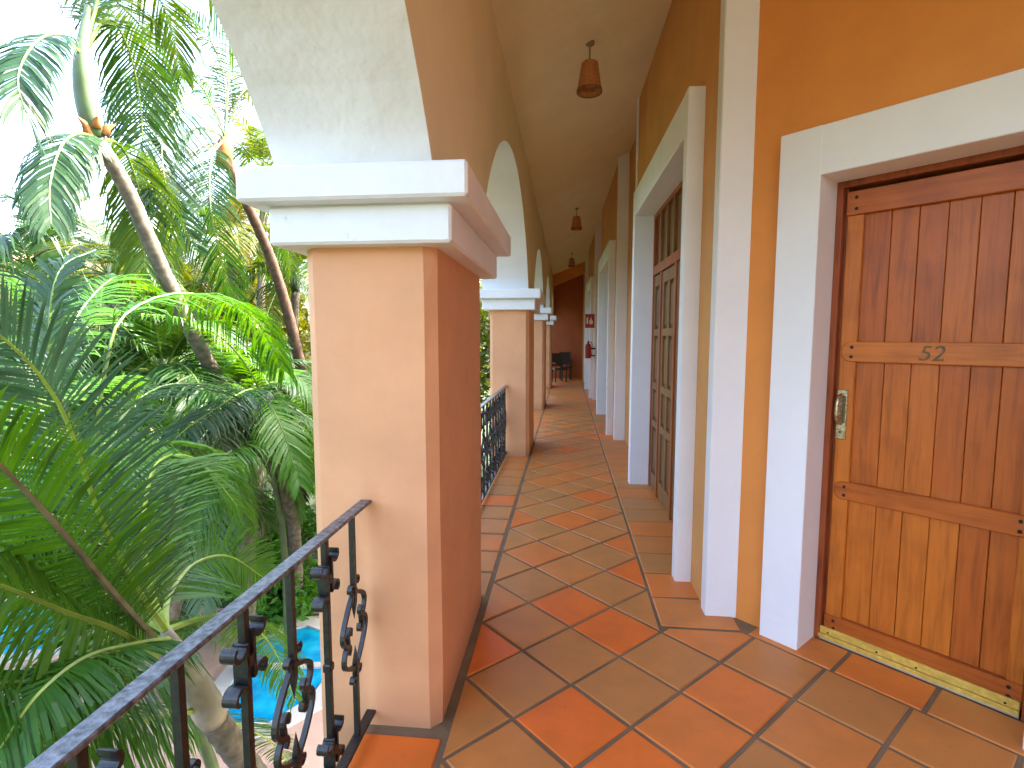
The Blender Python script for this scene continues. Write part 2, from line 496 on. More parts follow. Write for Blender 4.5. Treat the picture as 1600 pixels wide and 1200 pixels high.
sb = MB()
sb.add([(-4.62, 6.75, GZ), (-3.2, 6.95, GZ), (-3.2, 7.06, GZ), (-4.64, 6.87, GZ), (-4.62, 6.75, GZ + 0.075), (-3.2, 6.95, GZ + 0.075), (-3.2, 7.06, GZ + 0.075), (-4.64, 6.87, GZ + 0.075)], [(4, 5, 6, 7), (0, 1, 5, 4), (1, 2, 6, 5), (2, 3, 7, 6), (3, 0, 4, 7)])
tag(sb.build('pool_divider', COPING), kind='structure')

# ------------------------------------------------------------------ corridor floor
# slab: top of the mortar bed at -0.006, tiles reach z = 0
DRIFT = 0.0125
slab_pts = [(-0.845, -3.2), (2.6, -3.2), (2.6, 1.6), (1.6, 2.9), (1.1, 3.4), (1.1, 20.6), (-0.845, 20.6)]
fl = MB()
k = len(slab_pts)
fl.add([(x, y, -0.006) for x, y in slab_pts] + [(x, y, -0.30) for x, y in slab_pts],
       [tuple(range(k)), tuple(range(2 * k - 1, k - 1, -1))] + [(i, i + k, (i + 1) % k + k, (i + 1) % k) for i in range(k)])
floor = fl.build('corridor_floor', GROUT)
tag(floor, kind='structure')

def clip(poly, a, b, c):
    """keep a*x+b*y<=c"""
    out = []
    for i in range(len(poly)):
        p, q = poly[i], poly[(i + 1) % len(poly)]
        dp, dq = a * p[0] + b * p[1] - c, a * q[0] + b * q[1] - c
        if dp <= 0: out.append(p)
        if (dp < 0) != (dq < 0) and abs(dp - dq) > 1e-9:
            t = dp / (dp - dq)
            out.append((p[0] + (q[0] - p[0]) * t, p[1] + (q[1] - p[1]) * t))
    res = []
    for p in out:
        if not res or math.hypot(p[0] - res[-1][0], p[1] - res[-1][1]) > 1e-4: res.append(p)
    if len(res) > 2 and math.hypot(res[0][0] - res[-1][0], res[0][1] - res[-1][1]) < 1e-4: res.pop()
    return res
def area(p): return 0.5 * abs(sum(p[i][0] * p[(i + 1) % len(p)][1] - p[(i + 1) % len(p)][0] * p[i][1] for i in range(len(p))))

tiles = []          # (polygon)
J = 0.0095          # half joint
SIDE = 0.3465
hd = (SIDE / 2 - J) * math.sqrt(2)
st = SIDE / math.sqrt(2)
ox, oy = 0.036, 2.823
for i in range(-60, 90):
    for j in range(-60, 90):
        cx = ox + (i + j) * st + 0.0
        cy = oy + (i - j) * st + st
        cx, cy = cx, cy
        if cy < -3.0 or cy > 20.9 or cx < -0.9 or cx > 2.7: continue
        jt = [random.gauss(0, 0.0016) for _ in range(8)]
        sq = [(cx + hd + jt[0], cy + jt[1]), (cx + jt[2], cy + hd + jt[3]), (cx - hd + jt[4], cy + jt[5]), (cx + jt[6], cy - hd + jt[7])]
        p = clip(sq, -1, 0, 0.465 - J)
        top = cy + st
        if top > 2.90 and cx < 0.53:
            p = clip(p, 1, 0, 0.53 - J)
            p = clip(p, 0, 1, 20.3)
        else:
            p = clip(p, 1, 1, 3.985 if cx < 0.95 else 3.839 - J)
            p = clip(p, 1, 0, 2.45)
            if top > 2.90: p = clip(p, 0, 1, 2.868 - J)
        if len(p) >= 3 and area(p) > 0.0015: tiles.append(p)
# straight border strips
y = 2.88
while y < 20.3:
    x1 = 0.96 - DRIFT * (y - 3.0)
    L = 0.338
    jt = [random.gauss(0, 0.002) for _ in range(4)]
    q = [(0.53 + J, y + J + jt[0]), (x1, y + J + jt[1]), (x1, y + L - J + jt[2]), (0.53 + J, y + L - J + jt[3])]
    if y < 3.1: q = clip(q, 1, 1, 4.03)
    tiles.append(q)
    y += L
y = 1.955
ys = []
while y > -3.0:
    ys.append(y); y -= 0.338
cols_y = [(2.0, 3.1), (6.97, 8.07), (11.53, 12.63), (16.2, 17.3)]
for (a, b_) in [(3.1, 6.97), (8.07, 11.53), (12.63, 16.2), (17.3, 20.3)]:
    n_ = max(1, round((b_ - a) / 0.34)); L = (b_ - a) / n_
    for i in range(n_): ys.append(a + L * (i + 1) - 0.004)
for y in ys:
    tiles.append([(-0.80, y - 0.335 + J), (-0.485 + 0.02 - 2 * J, y - 0.335 + J), (-0.485 + 0.02 - 2 * J, y - J), (-0.80, y - J)])
# cut tiles on the sill in front of the near door
UD = Vector((1, -1)).normalized()
ND = Vector((-1, -1)).normalized()
ORG = Vector((1.0, 3.0))
def dw(u, d, z=0.0):          # door-wall frame: along the wall, out of the wall, up
    p = ORG + UD * u + ND * d
    return Vector((p.x, p.y, z))
for (u0, u1) in ((0.10, 0.50), (0.52, 0.86), (0.88, 1.22), (1.24, 1.58)):
    tiles.append([dw(u0, 0.107)[:2], dw(u1, 0.107)[:2], dw(u1, -0.13)[:2], dw(u0, -0.13)[:2]])

def tile_geo(p, z0=-0.02, zt=0.0):
    if sum(p[i][0] * p[(i + 1) % len(p)][1] - p[(i + 1) % len(p)][0] * p[i][1] for i in range(len(p))) < 0: p = p[::-1]
    k = len(p)
    c = (sum(q[0] for q in p) / k, sum(q[1] for q in p) / k)
    e = 0.006
    ins = []
    for q in p:
        d = math.hypot(q[0] - c[0], q[1] - c[1]) or 1
        s = max(0.4, 1 - e * 1.4 / d)
        ins.append((c[0] + (q[0] - c[0]) * s, c[1] + (q[1] - c[1]) * s))
    rk = [random.gauss(0, 0.0006) for _ in p]
    v = [(*q, zt + r) for q, r in zip(ins, rk)] + [(*q, zt - 0.004) for q in p] + [(*q, z0) for q in p]
    f = [tuple(range(k))]
    for i in range(k):
        j = (i + 1) % k
        f += [(i, k + i, k + j, j), (k + i, 2 * k + i, 2 * k + j, k + j)]
    return v, f
def set_tint(me, vals):
    a = me.attributes.new('tint', 'FLOAT', 'FACE')
    a.data.foreach_set('value', vals)
def tile_tint():
    r = random.random()
    return random.uniform(0.0, 0.55) if r < 0.58 else random.uniform(0.5, 1.0)
FORCED = [((0.036, 2.09 - 0.0), 0.98), ((0.28, 2.82), 0.95), ((0.036, 2.58), 0.12), ((0.28, 2.33), 0.1), ((-0.21, 2.33), 0.05), ((-0.21, 2.82), 0.2), ((-0.6, 1.8), 0.97), ((0.53, 2.09), 0.8), ((0.77, 2.33), 0.85), ((0.53, 2.58), 0.2)]
def dist(p):
    return math.hypot(sum(q[0] for q in p) / len(p), sum(q[1] for q in p) / len(p))
tiles = [p for p in tiles if len(p) >= 3 and area(p) > 0.001]
def infront(p): return max(q[1] for q in p) > 1.2
vis = sorted([p for p in tiles if infront(p)], key=dist)
parts, rest = vis[:296], vis[296:] + [p for p in tiles if not infront(p)]
for p in parts:
    v, f = tile_geo(p)
    o = mesh_obj('tile', v, f, TILE, floor)
    c = (sum(q[0] for q in p) / len(p), sum(q[1] for q in p) / len(p))
    t = tile_tint()
    for (fx, ft) in FORCED:
        if math.hypot(c[0] - fx[0], c[1] - fx[1]) < 0.15: t = ft
    set_tint(o.data, [t] * len(f))
mb, tv = MB(), []
for p in rest:
    v, f = tile_geo(p)
    mb.add(v, f)
    tv += [tile_tint()] * len(f)
o = mb.build('tile', TILE, floor)
set_tint(o.data, tv)
o['kind'] = 'stuff'

# ------------------------------------------------------------------ ceiling / roof slab
def ceil_z(x): return 4.25 + 0.40 * (x - 0.826)
cb = MB()
xs = (-1.42, 4.2)
for (x0, x1) in [xs]:
    v = []
    for z_off in (0, 0.25):
        for (x, y) in ((x0, -3.4), (x1, -3.4), (x1, 20.7), (x0, 20.7)):
            v.append((x, y, ceil_z(x) + z_off))
    cb.add(v, [(0, 3, 2, 1), (4, 5, 6, 7), (0, 1, 5, 4), (1, 2, 6, 5), (2, 3, 7, 6), (3, 0, 4, 7)])
tag(cb.build('ceiling', CREAM), kind='structure')

# ------------------------------------------------------------------ arcade
PIERS = [(-2.9, -1.8), (2.0, 3.1), (6.97, 8.07), (11.53, 12.63), (16.2, 17.3), (20.4, 20.7)]
XO, XI = -1.10, -0.495
SPR = 2.19
arc_root = empty('arcade_wall', (0, 0, 0), 0, 'long cream arcade wall pierced by round arches, carried on the peach columns along the open side', 'wall')
wall = MB()
def arch_pts(a, b, n=28):
    c, hc = (a + b) / 2, (b - a) / 2
    rise = 1.06 * min(1.0, hc / 1.93)
    R = (hc * hc + rise * rise) / (2 * rise)
    zc = SPR + rise - R
    th = math.asin(hc / R)
    return [(c + R * math.sin(-th + 2 * th * i / n), zc + R * math.cos(-th + 2 * th * i / n)) for i in range(n + 1)]
TOPI, TOPO = ceil_z(XI) + 0.1, ceil_z(XO) + 0.1
for (a, b_) in PIERS:
    wall.add([(XI, a, SPR), (XI, b_, SPR), (XI, b_, TOPI), (XI, a, TOPI)], [(0, 1, 2, 3)], 0)
    wall.add([(XO, a, SPR), (XO, b_, SPR), (XO, b_, TOPO), (XO, a, TOPO)], [(3, 2, 1, 0)], 1)
for q in range(len(PIERS) - 1):
    a, b_ = PIERS[q][1], PIERS[q + 1][0]
    P = arch_pts(a, b_)
    for i in range(len(P) - 1):
        (y0, z0), (y1, z1) = P[i], P[i + 1]
        wall.add([(XI, y0, z0), (XI, y1, z1), (XI, y1, TOPI), (XI, y0, TOPI)], [(0, 1, 2, 3)], 0)
        wall.add([(XO, y0, z0), (XO, y1, z1), (XO, y1, TOPO), (XO, y0, TOPO)], [(3, 2, 1, 0)], 1)
    so = MB()
    for i in range(len(P) - 1):
        (y0, z0), (y1, z1) = P[i], P[i + 1]
        so.add([(XI, y0, z0), (XO, y0, z0), (XO, y1, z1), (XI, y1, z1)], [(0, 1, 2, 3)])
    o = so.build('arch_soffit', WHITE_OLD if q == 0 else WHITE, arc_root, smooth=True)
    o['label'] = 'white painted underside of an arch'
wall.build('wall_face', [CREAM, WHITE_OLD], arc_root)

def chamfer_prism(mb, x0, x1, y0, y1, z0, z1, c):
    p = [(x0 + c, y0), (x1 - c, y0), (x1, y0 + c), (x1, y1 - c), (x1 - c, y1), (x0 + c, y1), (x0, y1 - c), (x0, y0 + c)]
    # a few rings so edges wobble like hand-trowelled plaster
    nz = 24
    v, f = [], []
    for r in range(nz + 1):
        z = z0 + (z1 - z0) * r / nz
        for (x, y) in p:
            v.append((x + random.gauss(0, 0.0012), y + random.gauss(0, 0.0012), z))
    for r in range(nz):
        for k in range(8):
            k2 = (k + 1) % 8
            f.append((r * 8 + k, r * 8 + k2, (r + 1) * 8 + k2, (r + 1) * 8 + k))
    f += [tuple(range(7, -1, -1)), tuple(nz * 8 + k for k in range(8))]
    mb.add(v, f)
col_labels = ['peach column behind the viewer at the start of the arcade',
              'big peach column in the foreground with stepped white capital',
              'second peach column along the arcade, at the far end of the scrolled railing beyond the foreground column',
              'third peach column along the arcade, half hidden behind the second',
              'fourth and smallest peach column, near the dark end wall']
for i, (a, b_) in enumerate(PIERS[:5]):
    dx = 0.012 * max(0, i - 1)
    c = empty('column', (-0.76 + dx, (a + b_) / 2, 0), 0, col_labels[i], 'column', 'peach columns of the arcade')
    hy = (b_ - a) / 2
    m = MB(); chamfer_prism(m, -0.262, 0.262, -hy, hy, GZ, 1.945, 0.045)
    m.build('shaft', PEACH, c)
    def slab(name, hx, ey, z0, z1):
        m = MB()
        bm = bmesh.new()
        bmesh.ops.create_grid(bm, x_segments=1, y_segments=1, size=1)
        bm.free()
        m.box(-hx, -hy - ey, z0, hx, hy + ey, z1, 0.010)
        return m.build(name, WHITE_CAP, c)
    slab('capital_lower', 0.345, 0.085, 1.937, 2.078)
    slab('capital_upper', 0.420, 0.165, 2.0785, 2.2)

# ------------------------------------------------------------------ corridor wall (right), local frame with its slight drift
cw = empty('corridor_wall', (0.826, 3.02, 0), math.atan(DRIFT), 'long ochre wall on the right of the corridor with white pilasters and white door surrounds', 'wall')
TOPW = 4.75
def cbox(name, m, x0, y0, z0, x1, y1, z1, c=0.0, par=cw):
    b = MB(); b.box(x0, y0, z0, x1, y1, z1, c)
    return b.build(name, m, par)
MOD = 5.18
for kx in range(4):
    y0 = MOD * kx
    cbox('pilaster', WHITE, -0.018, y0, -0.01, 0.158, y0 + 0.10, TOPW, 0.006)
    if kx < 3:
        w_ = MB()
        w_.box(0, y0 + 0.05, -0.01, 0.34, y0 + 0.47, TOPW)
        w_.box(0, y0 + 2.80, -0.01, 0.34, y0 + 3.27, TOPW)
        w_.box(0.001, y0 + 0.47, 3.02, 0.34, y0 + 2.80, TOPW)
        w_.box(0.26, y0 + 0.47, -0.01, 0.34, y0 + 2.80, 3.02)
        w_.build('wall_section', OCHRE, cw)
        r = MB(); r.box(0.142, y0 + 3.27, -0.01, 0.34, y0 + MOD + 0.05, TOPW)
        r.build('recessed_wall', OCHRE, cw)
        t = MB()
        t.box(-0.10, y0 + 0.42, -0.01, 0.25, y0 + 0.525, 3.10, 0.005)
        t.box(-0.10, y0 + 2.725, -0.01, 0.25, y0 + 2.84, 3.10, 0.005)
        t.box(-0.0985, y0 + 0.50, 2.84, 0.249, y0 + 2.75, 3.098, 0.005)
        t.build('door_surround', WHITE, cw)
    else:
        cbox('wall_section', OCHRE, 0, y0 + 0.05, -0.01, 0.34, 17.45, TOPW)
p_ = MB(); p_.tube([(-0.012, 3.255, 2.6), (-0.012, 3.255, 4.23)], 0.013, 8)
p_.build('conduit', WHITE, cw)

def panel_leaf(name, parent, y0, y1, z0, z1, ncol, rows, x=0.112):
    """framed leaf with raised panels; y along the wall, faces -x"""
    m = MB()
    sw = 0.075 if ncol > 1 else 0.055
    m.box(x, y0 + 0.004, z0, x + 0.045, y0 + sw, z1, 0.003)
    m.box(x, y1 - sw, z0, x + 0.045, y1 - 0.004, z1, 0.003)
    w_in = (y1 - y0 - 2 * sw)
    mw = 0.06
    cells = []
    pw = (w_in - mw * (ncol - 1)) / ncol
    for c in range(ncol):
        cells.append((y0 + sw + c * (pw + mw), y0 + sw + c * (pw + mw) + pw))
        if c: m.box(x + 0.002, y0 + sw + c * (pw + mw) - mw, z0, x + 0.043, y0 + sw + c * (pw + mw), z1, 0.003)
    for (za, zb) in rows['rails']:
        m.box(x + 0.001, y0 + sw - 0.01, za, x + 0.044, y1 - sw + 0.01, zb, 0.003)
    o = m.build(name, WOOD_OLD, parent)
    zr = [r for r in rows['rails']]
    for a, b_ in zip(zr[:-1], zr[1:]):
        for (ya, yb) in cells:
            q = MB()
            za, zb = a[1], b_[0]
            q.box(x + 0.028, ya - 0.005, za - 0.005, x + 0.04, yb + 0.005, zb + 0.005)
            q.box(x + 0.012, ya + 0.028, za + 0.03, x + 0.03, yb - 0.028, zb - 0.03, 0.008)
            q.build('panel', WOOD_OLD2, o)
    return o
def wide_door(y0, label, full=True):
    d = empty('double_door', (0, 0, 0), 0, label, 'door', 'panelled wooden doors along the corridor wall')
    d.matrix_world = Matrix.Translation((0.826, 3.02, 0)) @ Matrix.Rotation(math.atan(DRIFT), 4, 'Z') @ Matrix.Translation((0, y0 + 1.625, 0))
    ya, yb = -1.10, 1.10
    f = MB()
    f.box(0.10, ya, 0, 0.18, ya + 0.04, 2.84)
    f.box(0.10, yb - 0.04, 0, 0.18, yb, 2.84)
    f.box(0.1005, ya + 0.04, 2.80, 0.18, yb - 0.04, 2.84)
    f.box(0.097, ya + 0.04, 2.22, 0.18, yb - 0.04, 2.31, 0.004)
    for yy in (-0.66, 0.0, 0.66): f.box(0.099, yy - 0.028, 0.0, 0.165, yy + 0.028, 2.22, 0.003)
    f.box(0.155, ya + 0.04, 0.0, 0.17, yb - 0.04, 2.8)
    f.build('door_frame', WOOD_FR, d)
    # transom lights
    tr = MB()
    n_ = 7
    wv = (yb - ya - 0.08) / n_
    for i in range(1, n_): tr.box(0.105, ya + 0.04 + wv * i - 0.02, 2.31, 0.15, ya + 0.04 + wv * i + 0.02, 2.80, 0.003)
    o = tr.build('transom', WOOD_OLD, d)
    for i in range(n_):
        q = MB(); q.box(0.135, ya + 0.045 + wv * i + 0.02, 2.315, 0.142, ya + 0.035 + wv * (i + 1) - 0.02, 2.795)
        q.build('panel', WOOD_OLD2, o)
    rails = {'rails': [(0.02, 0.17), (0.66, 0.73), (1.05, 1.12), (1.60, 1.67), (2.10, 2.21)]}
    for (a, b_, nc) in ((-1.06, -0.69, 1), (-0.63, -0.03, 2), (0.03, 0.63, 2), (0.69, 1.06, 1)):
        panel_leaf('door_leaf', d, a, b_, 0.02, 2.21, nc, rails)
    return d
wide_door(0.0, 'tall panelled wooden door with glazed transom in the nearest white surround on the corridor wall')
wide_door(MOD, 'panelled wooden door in the second white surround along the corridor wall, seen edge on')
wide_door(MOD * 2, 'panelled wooden door in the farthest white surround on the corridor wall, by the fire sign')

# ------------------------------------------------------------------ angled wall with the near door (local frame: x = u, y = -d, z)
DWM = Matrix(((UD.x, -ND.x, 0, ORG.x), (UD.y, -ND.y, 0, ORG.y), (0, 0, 1, 0), (0, 0, 0, 1)))
aw = empty('angled_wall', (0, 0, 0), 0, 'orange wall set at an angle on the right, around the near plank door', 'wall')
aw.matrix_world = DWM
b = MB()
b.box(-0.06, 0, -0.01, 0.20, 0.42, 5.2)
b.box(1.30, 0, -0.01, 1.95, 0.42, 5.2)
b.box(0.20, 0.001, 2.50, 1.30, 0.42, 5.2)
b.box(0.20, 0.30, -0.01, 1.30, 0.42, 2.50)
b.build('wall_face', ORANGE, aw)
t = MB()
t.box(0.138, -0.071, -0.01, 0.332, 0.29, 2.585, 0.004)
t.box(1.172, -0.071, -0.01, 1.366, 0.29, 2.585, 0.004)
t.box(0.30, -0.0698, 2.356, 1.20, 0.289, 2.584, 0.004)
t.build('door_surround', WHITE, aw)

# the near door
DY = 0.178            # front face of the planks
nd = empty('plank_door', (0, 0, 0), 0, 'varnished orange-brown plank door with the number 52 and a brass sweep', 'door')
nd.matrix_world = DWM
f = MB()
f.box(0.331, DY - 0.045, 0.0, 0.362, 0.285, 2.357, 0.003)
f.box(0.3625, DY - 0.005, 0.0, 0.372, 0.285, 2.345)
f.box(1.142, DY - 0.045, 0.0, 1.173, 0.285, 2.357, 0.003)
f.box(0.362, DY - 0.044, 2.325, 1.142, 0.285, 2.3565, 0.003)
f.build('door_frame', WOOD_FR, nd)
U = [0.448, 0.557, 0.664, 0.770, 0.878, 0.981, 1.082]
def wbox(name, m, u0, u1, z0, z1, y0, y1, c, par=nd):
    b = MB(); b.box(u0, y0, z0, u1, y1, z1, c)
    return b.build(name, m, par)
for (za, zb) in ((0.10, 0.80), (0.83, 1.50), (1.545, 2.22)):
    off = random.uniform(-0.012, 0.012)
    for i in range(6):
        u0 = U[i] + (off if 0 < i else -0.02)
        u1 = U[i + 1] + (off if i < 5 else 0.02)
        wbox('plank', WOOD_V, u0 + 0.0011, u1 - 0.0011, za, zb, DY + random.uniform(0.0, 0.003), DY + 0.025, 0.0022)
wbox('stile', WOOD_V, 0.374, 0.448, 0.03, 2.19, DY - 0.018, DY + 0.02, 0.004)
wbox('stile', WOOD_V, 1.082, 1.138, 0.03, 2.19, DY - 0.018, DY + 0.02, 0.004)
def rail_piece(z0, z1, u0=0.374, u1=1.138, rounded=True, d0=0.028):
    n_ = 6
    out = []
    r = (z1 - z0) * 0.42 if rounded else 0.006
    for (cu, cz, a0) in ((u1 - r, z1 - r, 0), (u0 + r, z1 - r, 90), (u0 + r, z0 + r, 180), (u1 - r, z0 + r, 270)):
        for i in range(n_ + 1):
            a = math.radians(a0 + 90 * i / n_)
            out.append((cu + r * math.cos(a), cz + r * math.sin(a)))
    k = len(out)
    e = 0.004
    cu, cz = (u0 + u1) / 2, (z0 + z1) / 2
    def ins(p): return (cu + (p[0] - cu) * (1 - e / ((u1 - u0) / 2)), cz + (p[1] - cz) * (1 - e / ((z1 - z0) / 2)))
    v = [(ins(p)[0], DY - d0, ins(p)[1]) for p in out] + [(p[0], DY - d0 + e, p[1]) for p in out] + [(p[0], DY + 0.01, p[1]) for p in out]
    f = [tuple(range(k))]
    for i in range(k):
        j = (i + 1) % k
        f += [(i, i + k, j + k, j), (i + k, i + 2 * k, j + 2 * k, j + k)]
    o = mesh_obj('rail', v, f, WOOD_H, nd)
    for (pu) in (u0 + 0.045, u1 - 0.045):
        for dz in (0.25, 0.72):
            q = MB()
            pts = [(pu + random.uniform(-.004, .004), DY - d0 - 0.0015, z0 + (z1 - z0) * dz), (pu, DY - d0 + 0.01, z0 + (z1 - z0) * dz)]
            q.tube(pts, 0.0085, 8)
            q.build('peg', BLACK, o)
    return o
rail_piece(2.19, 2.305, 0.372, 1.140, False)
rail_piece(1.472, 1.572, 0.385, 1.130)
rail_piece(0.770, 0.862, 0.385, 1.130)
rail_piece(0.055, 0.140, 0.372, 1.140, False)
bk = MB(); bk.box(0.373, DY + 0.022, 0.03, 1.139, DY + 0.05, 2.30)
bk.build('backing_board', WOOD_FR, nd)
# brass sweep
sw = MB()
sw.box(0.352, DY - 0.042, 0.036, 1.135, DY - 0.029, 0.074, 0.003)
sw.box(0.352, DY - 0.046, 0.012, 1.135, DY - 0.020, 0.034, 0.003)
o = sw.build('brass_sweep', BRASS, nd)
q = MB(); q.box(0.352, DY - 0.044, 0.002, 1.135, DY - 0.018, 0.0118, 0.002); q.build('sweep_lip', PALE_STRIP, o)
for uu in (0.40, 0.62, 0.78, 1.09):
    q = MB(); q.tube([(uu, DY - 0.0435, 0.048), (uu, DY - 0.035, 0.048)], 0.005, 8); q.build('screw', BLACK, o)
# handle: long plate, bow pull, lock cylinder
h = MB()
h.box(0.376, DY - 0.026, 1.077, 0.424, DY - 0.016, 1.330, 0.003)
o = h.build('handle', OLD_BRASS, nd)
g = MB()
g.tube(spline([(0.398, DY - 0.022, 1.305), (0.395, DY - 0.05, 1.295), (0.392, DY - 0.066, 1.26), (0.392, DY - 0.066, 1.20), (0.395, DY - 0.05, 1.168), (0.398, DY - 0.022, 1.158)], 20), 0.0095, 8)
g.build('grip', OLD_BRASS, o, True)
g = MB(); g.tube([(0.40, DY - 0.024, 1.115), (0.40, DY - 0.034, 1.115)], 0.019, 18); g.build('lock_cylinder', OLD_BRASS, o)
g = MB(); g.tube([(0.40, DY - 0.0345, 1.115), (0.40, DY - 0.036, 1.115)], 0.007, 8); g.box(0.4035, DY - 0.027, 1.16, 0.417, DY - 0.0255, 1.30); g.build('keyhole_and_dark_strip', DARK_BRASS, o)  # keyhole, plus a thin dark strip on the plate along the grip
# number 52
cu = bpy.data.curves.new('number_text', 'FONT')
cu.body = '52'
cu.size = 0.098
cu.extrude = 0.003
cu.bevel_depth = 0.0009
cu.shear = 0.18
cu.offset = -0.0018
cu.space_character = 1.02
tmp = bpy.data.objects.new('number_text', cu)
COL.objects.link(tmp)
dg = bpy.context.evaluated_depsgraph_get()
me = bpy.data.meshes.new_from_object(tmp.evaluated_get(dg))
bpy.data.objects.remove(tmp)
me.materials.clear(); me.materials.append(DARK_BRASS)
num = bpy.data.objects.new('number', me)
COL.objects.link(num)
num.parent = nd
num.matrix_local = Matrix(((1, 0, 0, 0.700), (0, 0, -1, DY - 0.0315), (0, 1, 0, 1.489), (0, 0, 0, 1)))
num['label'] = 'small dark brass number 52'

# walls that close the space behind the viewer
e0 = dw(1.95, 0)
sw_ = MB(); sw_.box(e0.x - 0.02, -3.2, -0.01, e0.x + 0.3, e0.y + 0.05, 5.3)
tag(sw_.build('side_wall', ORANGE), 'plain orange wall right of the viewer, past the angled wall', 'wall')
ew = MB(); ew.box(-1.1, 20.35, -0.01, 1.1, 20.65, 4.9)
tag(ew.build('end_wall', RED_WALL), 'dark terracotta wall closing the far end of the corridor', 'wall')
bmz = MB()
bmz.add([(x, y, ceil_z(x) + dz) for dz in (-0.38, 0.05) for (x, y) in ((-0.494, 18.9), (0.72, 18.9), (0.72, 19.15), (-0.494, 19.15))], [(3, 2, 1, 0), (4, 5, 6, 7), (0, 1, 5, 4), (1, 2, 6, 5), (2, 3, 7, 6), (3, 0, 4, 7)])
tag(bmz.build('ceiling_beam', ORANGE), 'ochre beam crossing under the ceiling at the far end of the corridor', 'beam')

# ------------------------------------------------------------------ railings
def spiral(cy, cz, r0, r1, a0, a1, n=14):
    return [(cy + (r0 + (r1 - r0) * i / n) * math.cos(math.radians(a0 + (a1 - a0) * i / n)),
             cz + (r0 + (r1 - r0) * i / n) * math.sin(math.radians(a0 + (a1 - a0) * i / n))) for i in range(n + 1)]
def bar(m, y0, z0, z1, w=0.008): m.box(-w, y0 - w, z0, w, y0 + w, z1, 0.0015)
def piece(name, par, fn):
    m = MB(); fn(m)
    return m.build(name, IRON, par)
def scroll_baluster(root):
    def half(z0, z1, zt):
        def fn(m):
            a, b = min(z0, z1), max(z0, z1)
            bar(m, 0, a, b)
        return fn
    def upper(m):
        w = 0.0095
        m.add([(-w, -w, 0.935), (w, -w, 0.935), (w, w, 0.935), (-w, w, 0.935), (-w, -w, 0.60), (w, -w, 0.60), (w, w, 0.60), (-w, w, 0.60), (0, 0, 0.53)],
              [(0, 1, 2, 3), (0, 4, 5, 1), (1, 5, 6, 2), (2, 6, 7, 3), (3, 7, 4, 0), (4, 8, 5), (5, 8, 6), (6, 8, 7), (7, 8, 4)])
    def lower(m):
        w = 0.0095
        m.add([(-w, -w, 0.055), (w, -w, 0.055), (w, w, 0.055), (-w, w, 0.055), (-w, -w, 0.36), (w, -w, 0.36), (w, w, 0.36), (-w, w, 0.36), (0, 0, 0.43)],
              [(3, 2, 1, 0), (0, 1, 5, 4), (1, 2, 6, 5), (2, 3, 7, 6), (3, 0, 4, 7), (4, 5, 8), (5, 6, 8), (6, 7, 8), (7, 4, 8)])
    o = piece('baluster', root, upper)
    piece('lower_bar', o, lower)
    def path(ctrl): return [(v.x, v.y) for v in spline([(a, b, 0) for a, b in ctrl], 26)]
    R1 = path([(0.0, 0.665), (0.012, 0.635), (0.055, 0.615), (0.095, 0.585), (0.100, 0.555), (0.082, 0.525), (0.060, 0.522), (0.050, 0.540), (0.062, 0.555)])
    R2 = path([(0.045, 0.490), (0.040, 0.470), (0.056, 0.460), (0.068, 0.480), (0.064, 0.515), (0.090, 0.505), (0.108, 0.475), (0.095, 0.435), (0.050, 0.380), (0.012, 0.345), (0.0, 0.315)])
    for q in (R1, R2):
        piece('scroll', o, lambda m: m.ribbon(q, 0.014, 0.016))
        piece('scroll', o, lambda m: m.ribbon([(-a, 0.980 - b) for a, b in q], 0.014, 0.016))
    for (sy, zc, sg) in ((1, 0.675, 1), (-1, 0.655, 1), (1, 0.325, -1), (-1, 0.305, -1)):
        piece('curl', o, lambda m: m.ribbon([(sy * 0.004, zc - sg * 0.045)] + [(sy * y, z) for y, z in spiral(0.026, zc, 0.020, 0.006, 180, -200 if sg > 0 else 540, 12)], 0.007, 0.018))
    for zc in (0.64, 0.34):
        piece('collar', o, lambda m: m.box(-0.012, -0.014, zc - 0.012, 0.012, 0.014, zc + 0.012, 0.003))
    return o
def curl_baluster(root):
    o = piece('baluster', root, lambda m: bar(m, 0, 0.055, 0.937, 0.0105))
    for zc in (0.795, 0.185):
        for sy in (1, -1):
            dz = 0.012 * sy
            up = [(sy * y, z + dz) for y, z in spiral(0.048, zc + 0.062, 0.008, 0.034, 420, 180, 16)]
            dn = [(sy * y, z + dz) for y, z in spiral(0.048, zc - 0.062, 0.034, 0.008, 180, -60, 16)]
            piece('curl', o, lambda m: m.ribbon(up + [(sy * 0.0145, zc + 0.02 + dz), (sy * 0.0145, zc - 0.02 + dz)] + dn, 0.0105, 0.038))
        piece('collar', o, lambda m: m.box(-0.019, -0.020, zc - 0.017, 0.019, 0.020, zc + 0.017, 0.003))
    piece('collar', o, lambda m: m.box(-0.015, -0.015, 0.470, 0.015, 0.015, 0.500, 0.004))
    return o
def copy_child(o, parent):
    c = o.copy(); COL.objects.link(c); c.parent = parent
    for ch in o.children:
        d = ch.copy(); COL.objects.link(d); d.parent = c
    return c
protoA = protoB = None
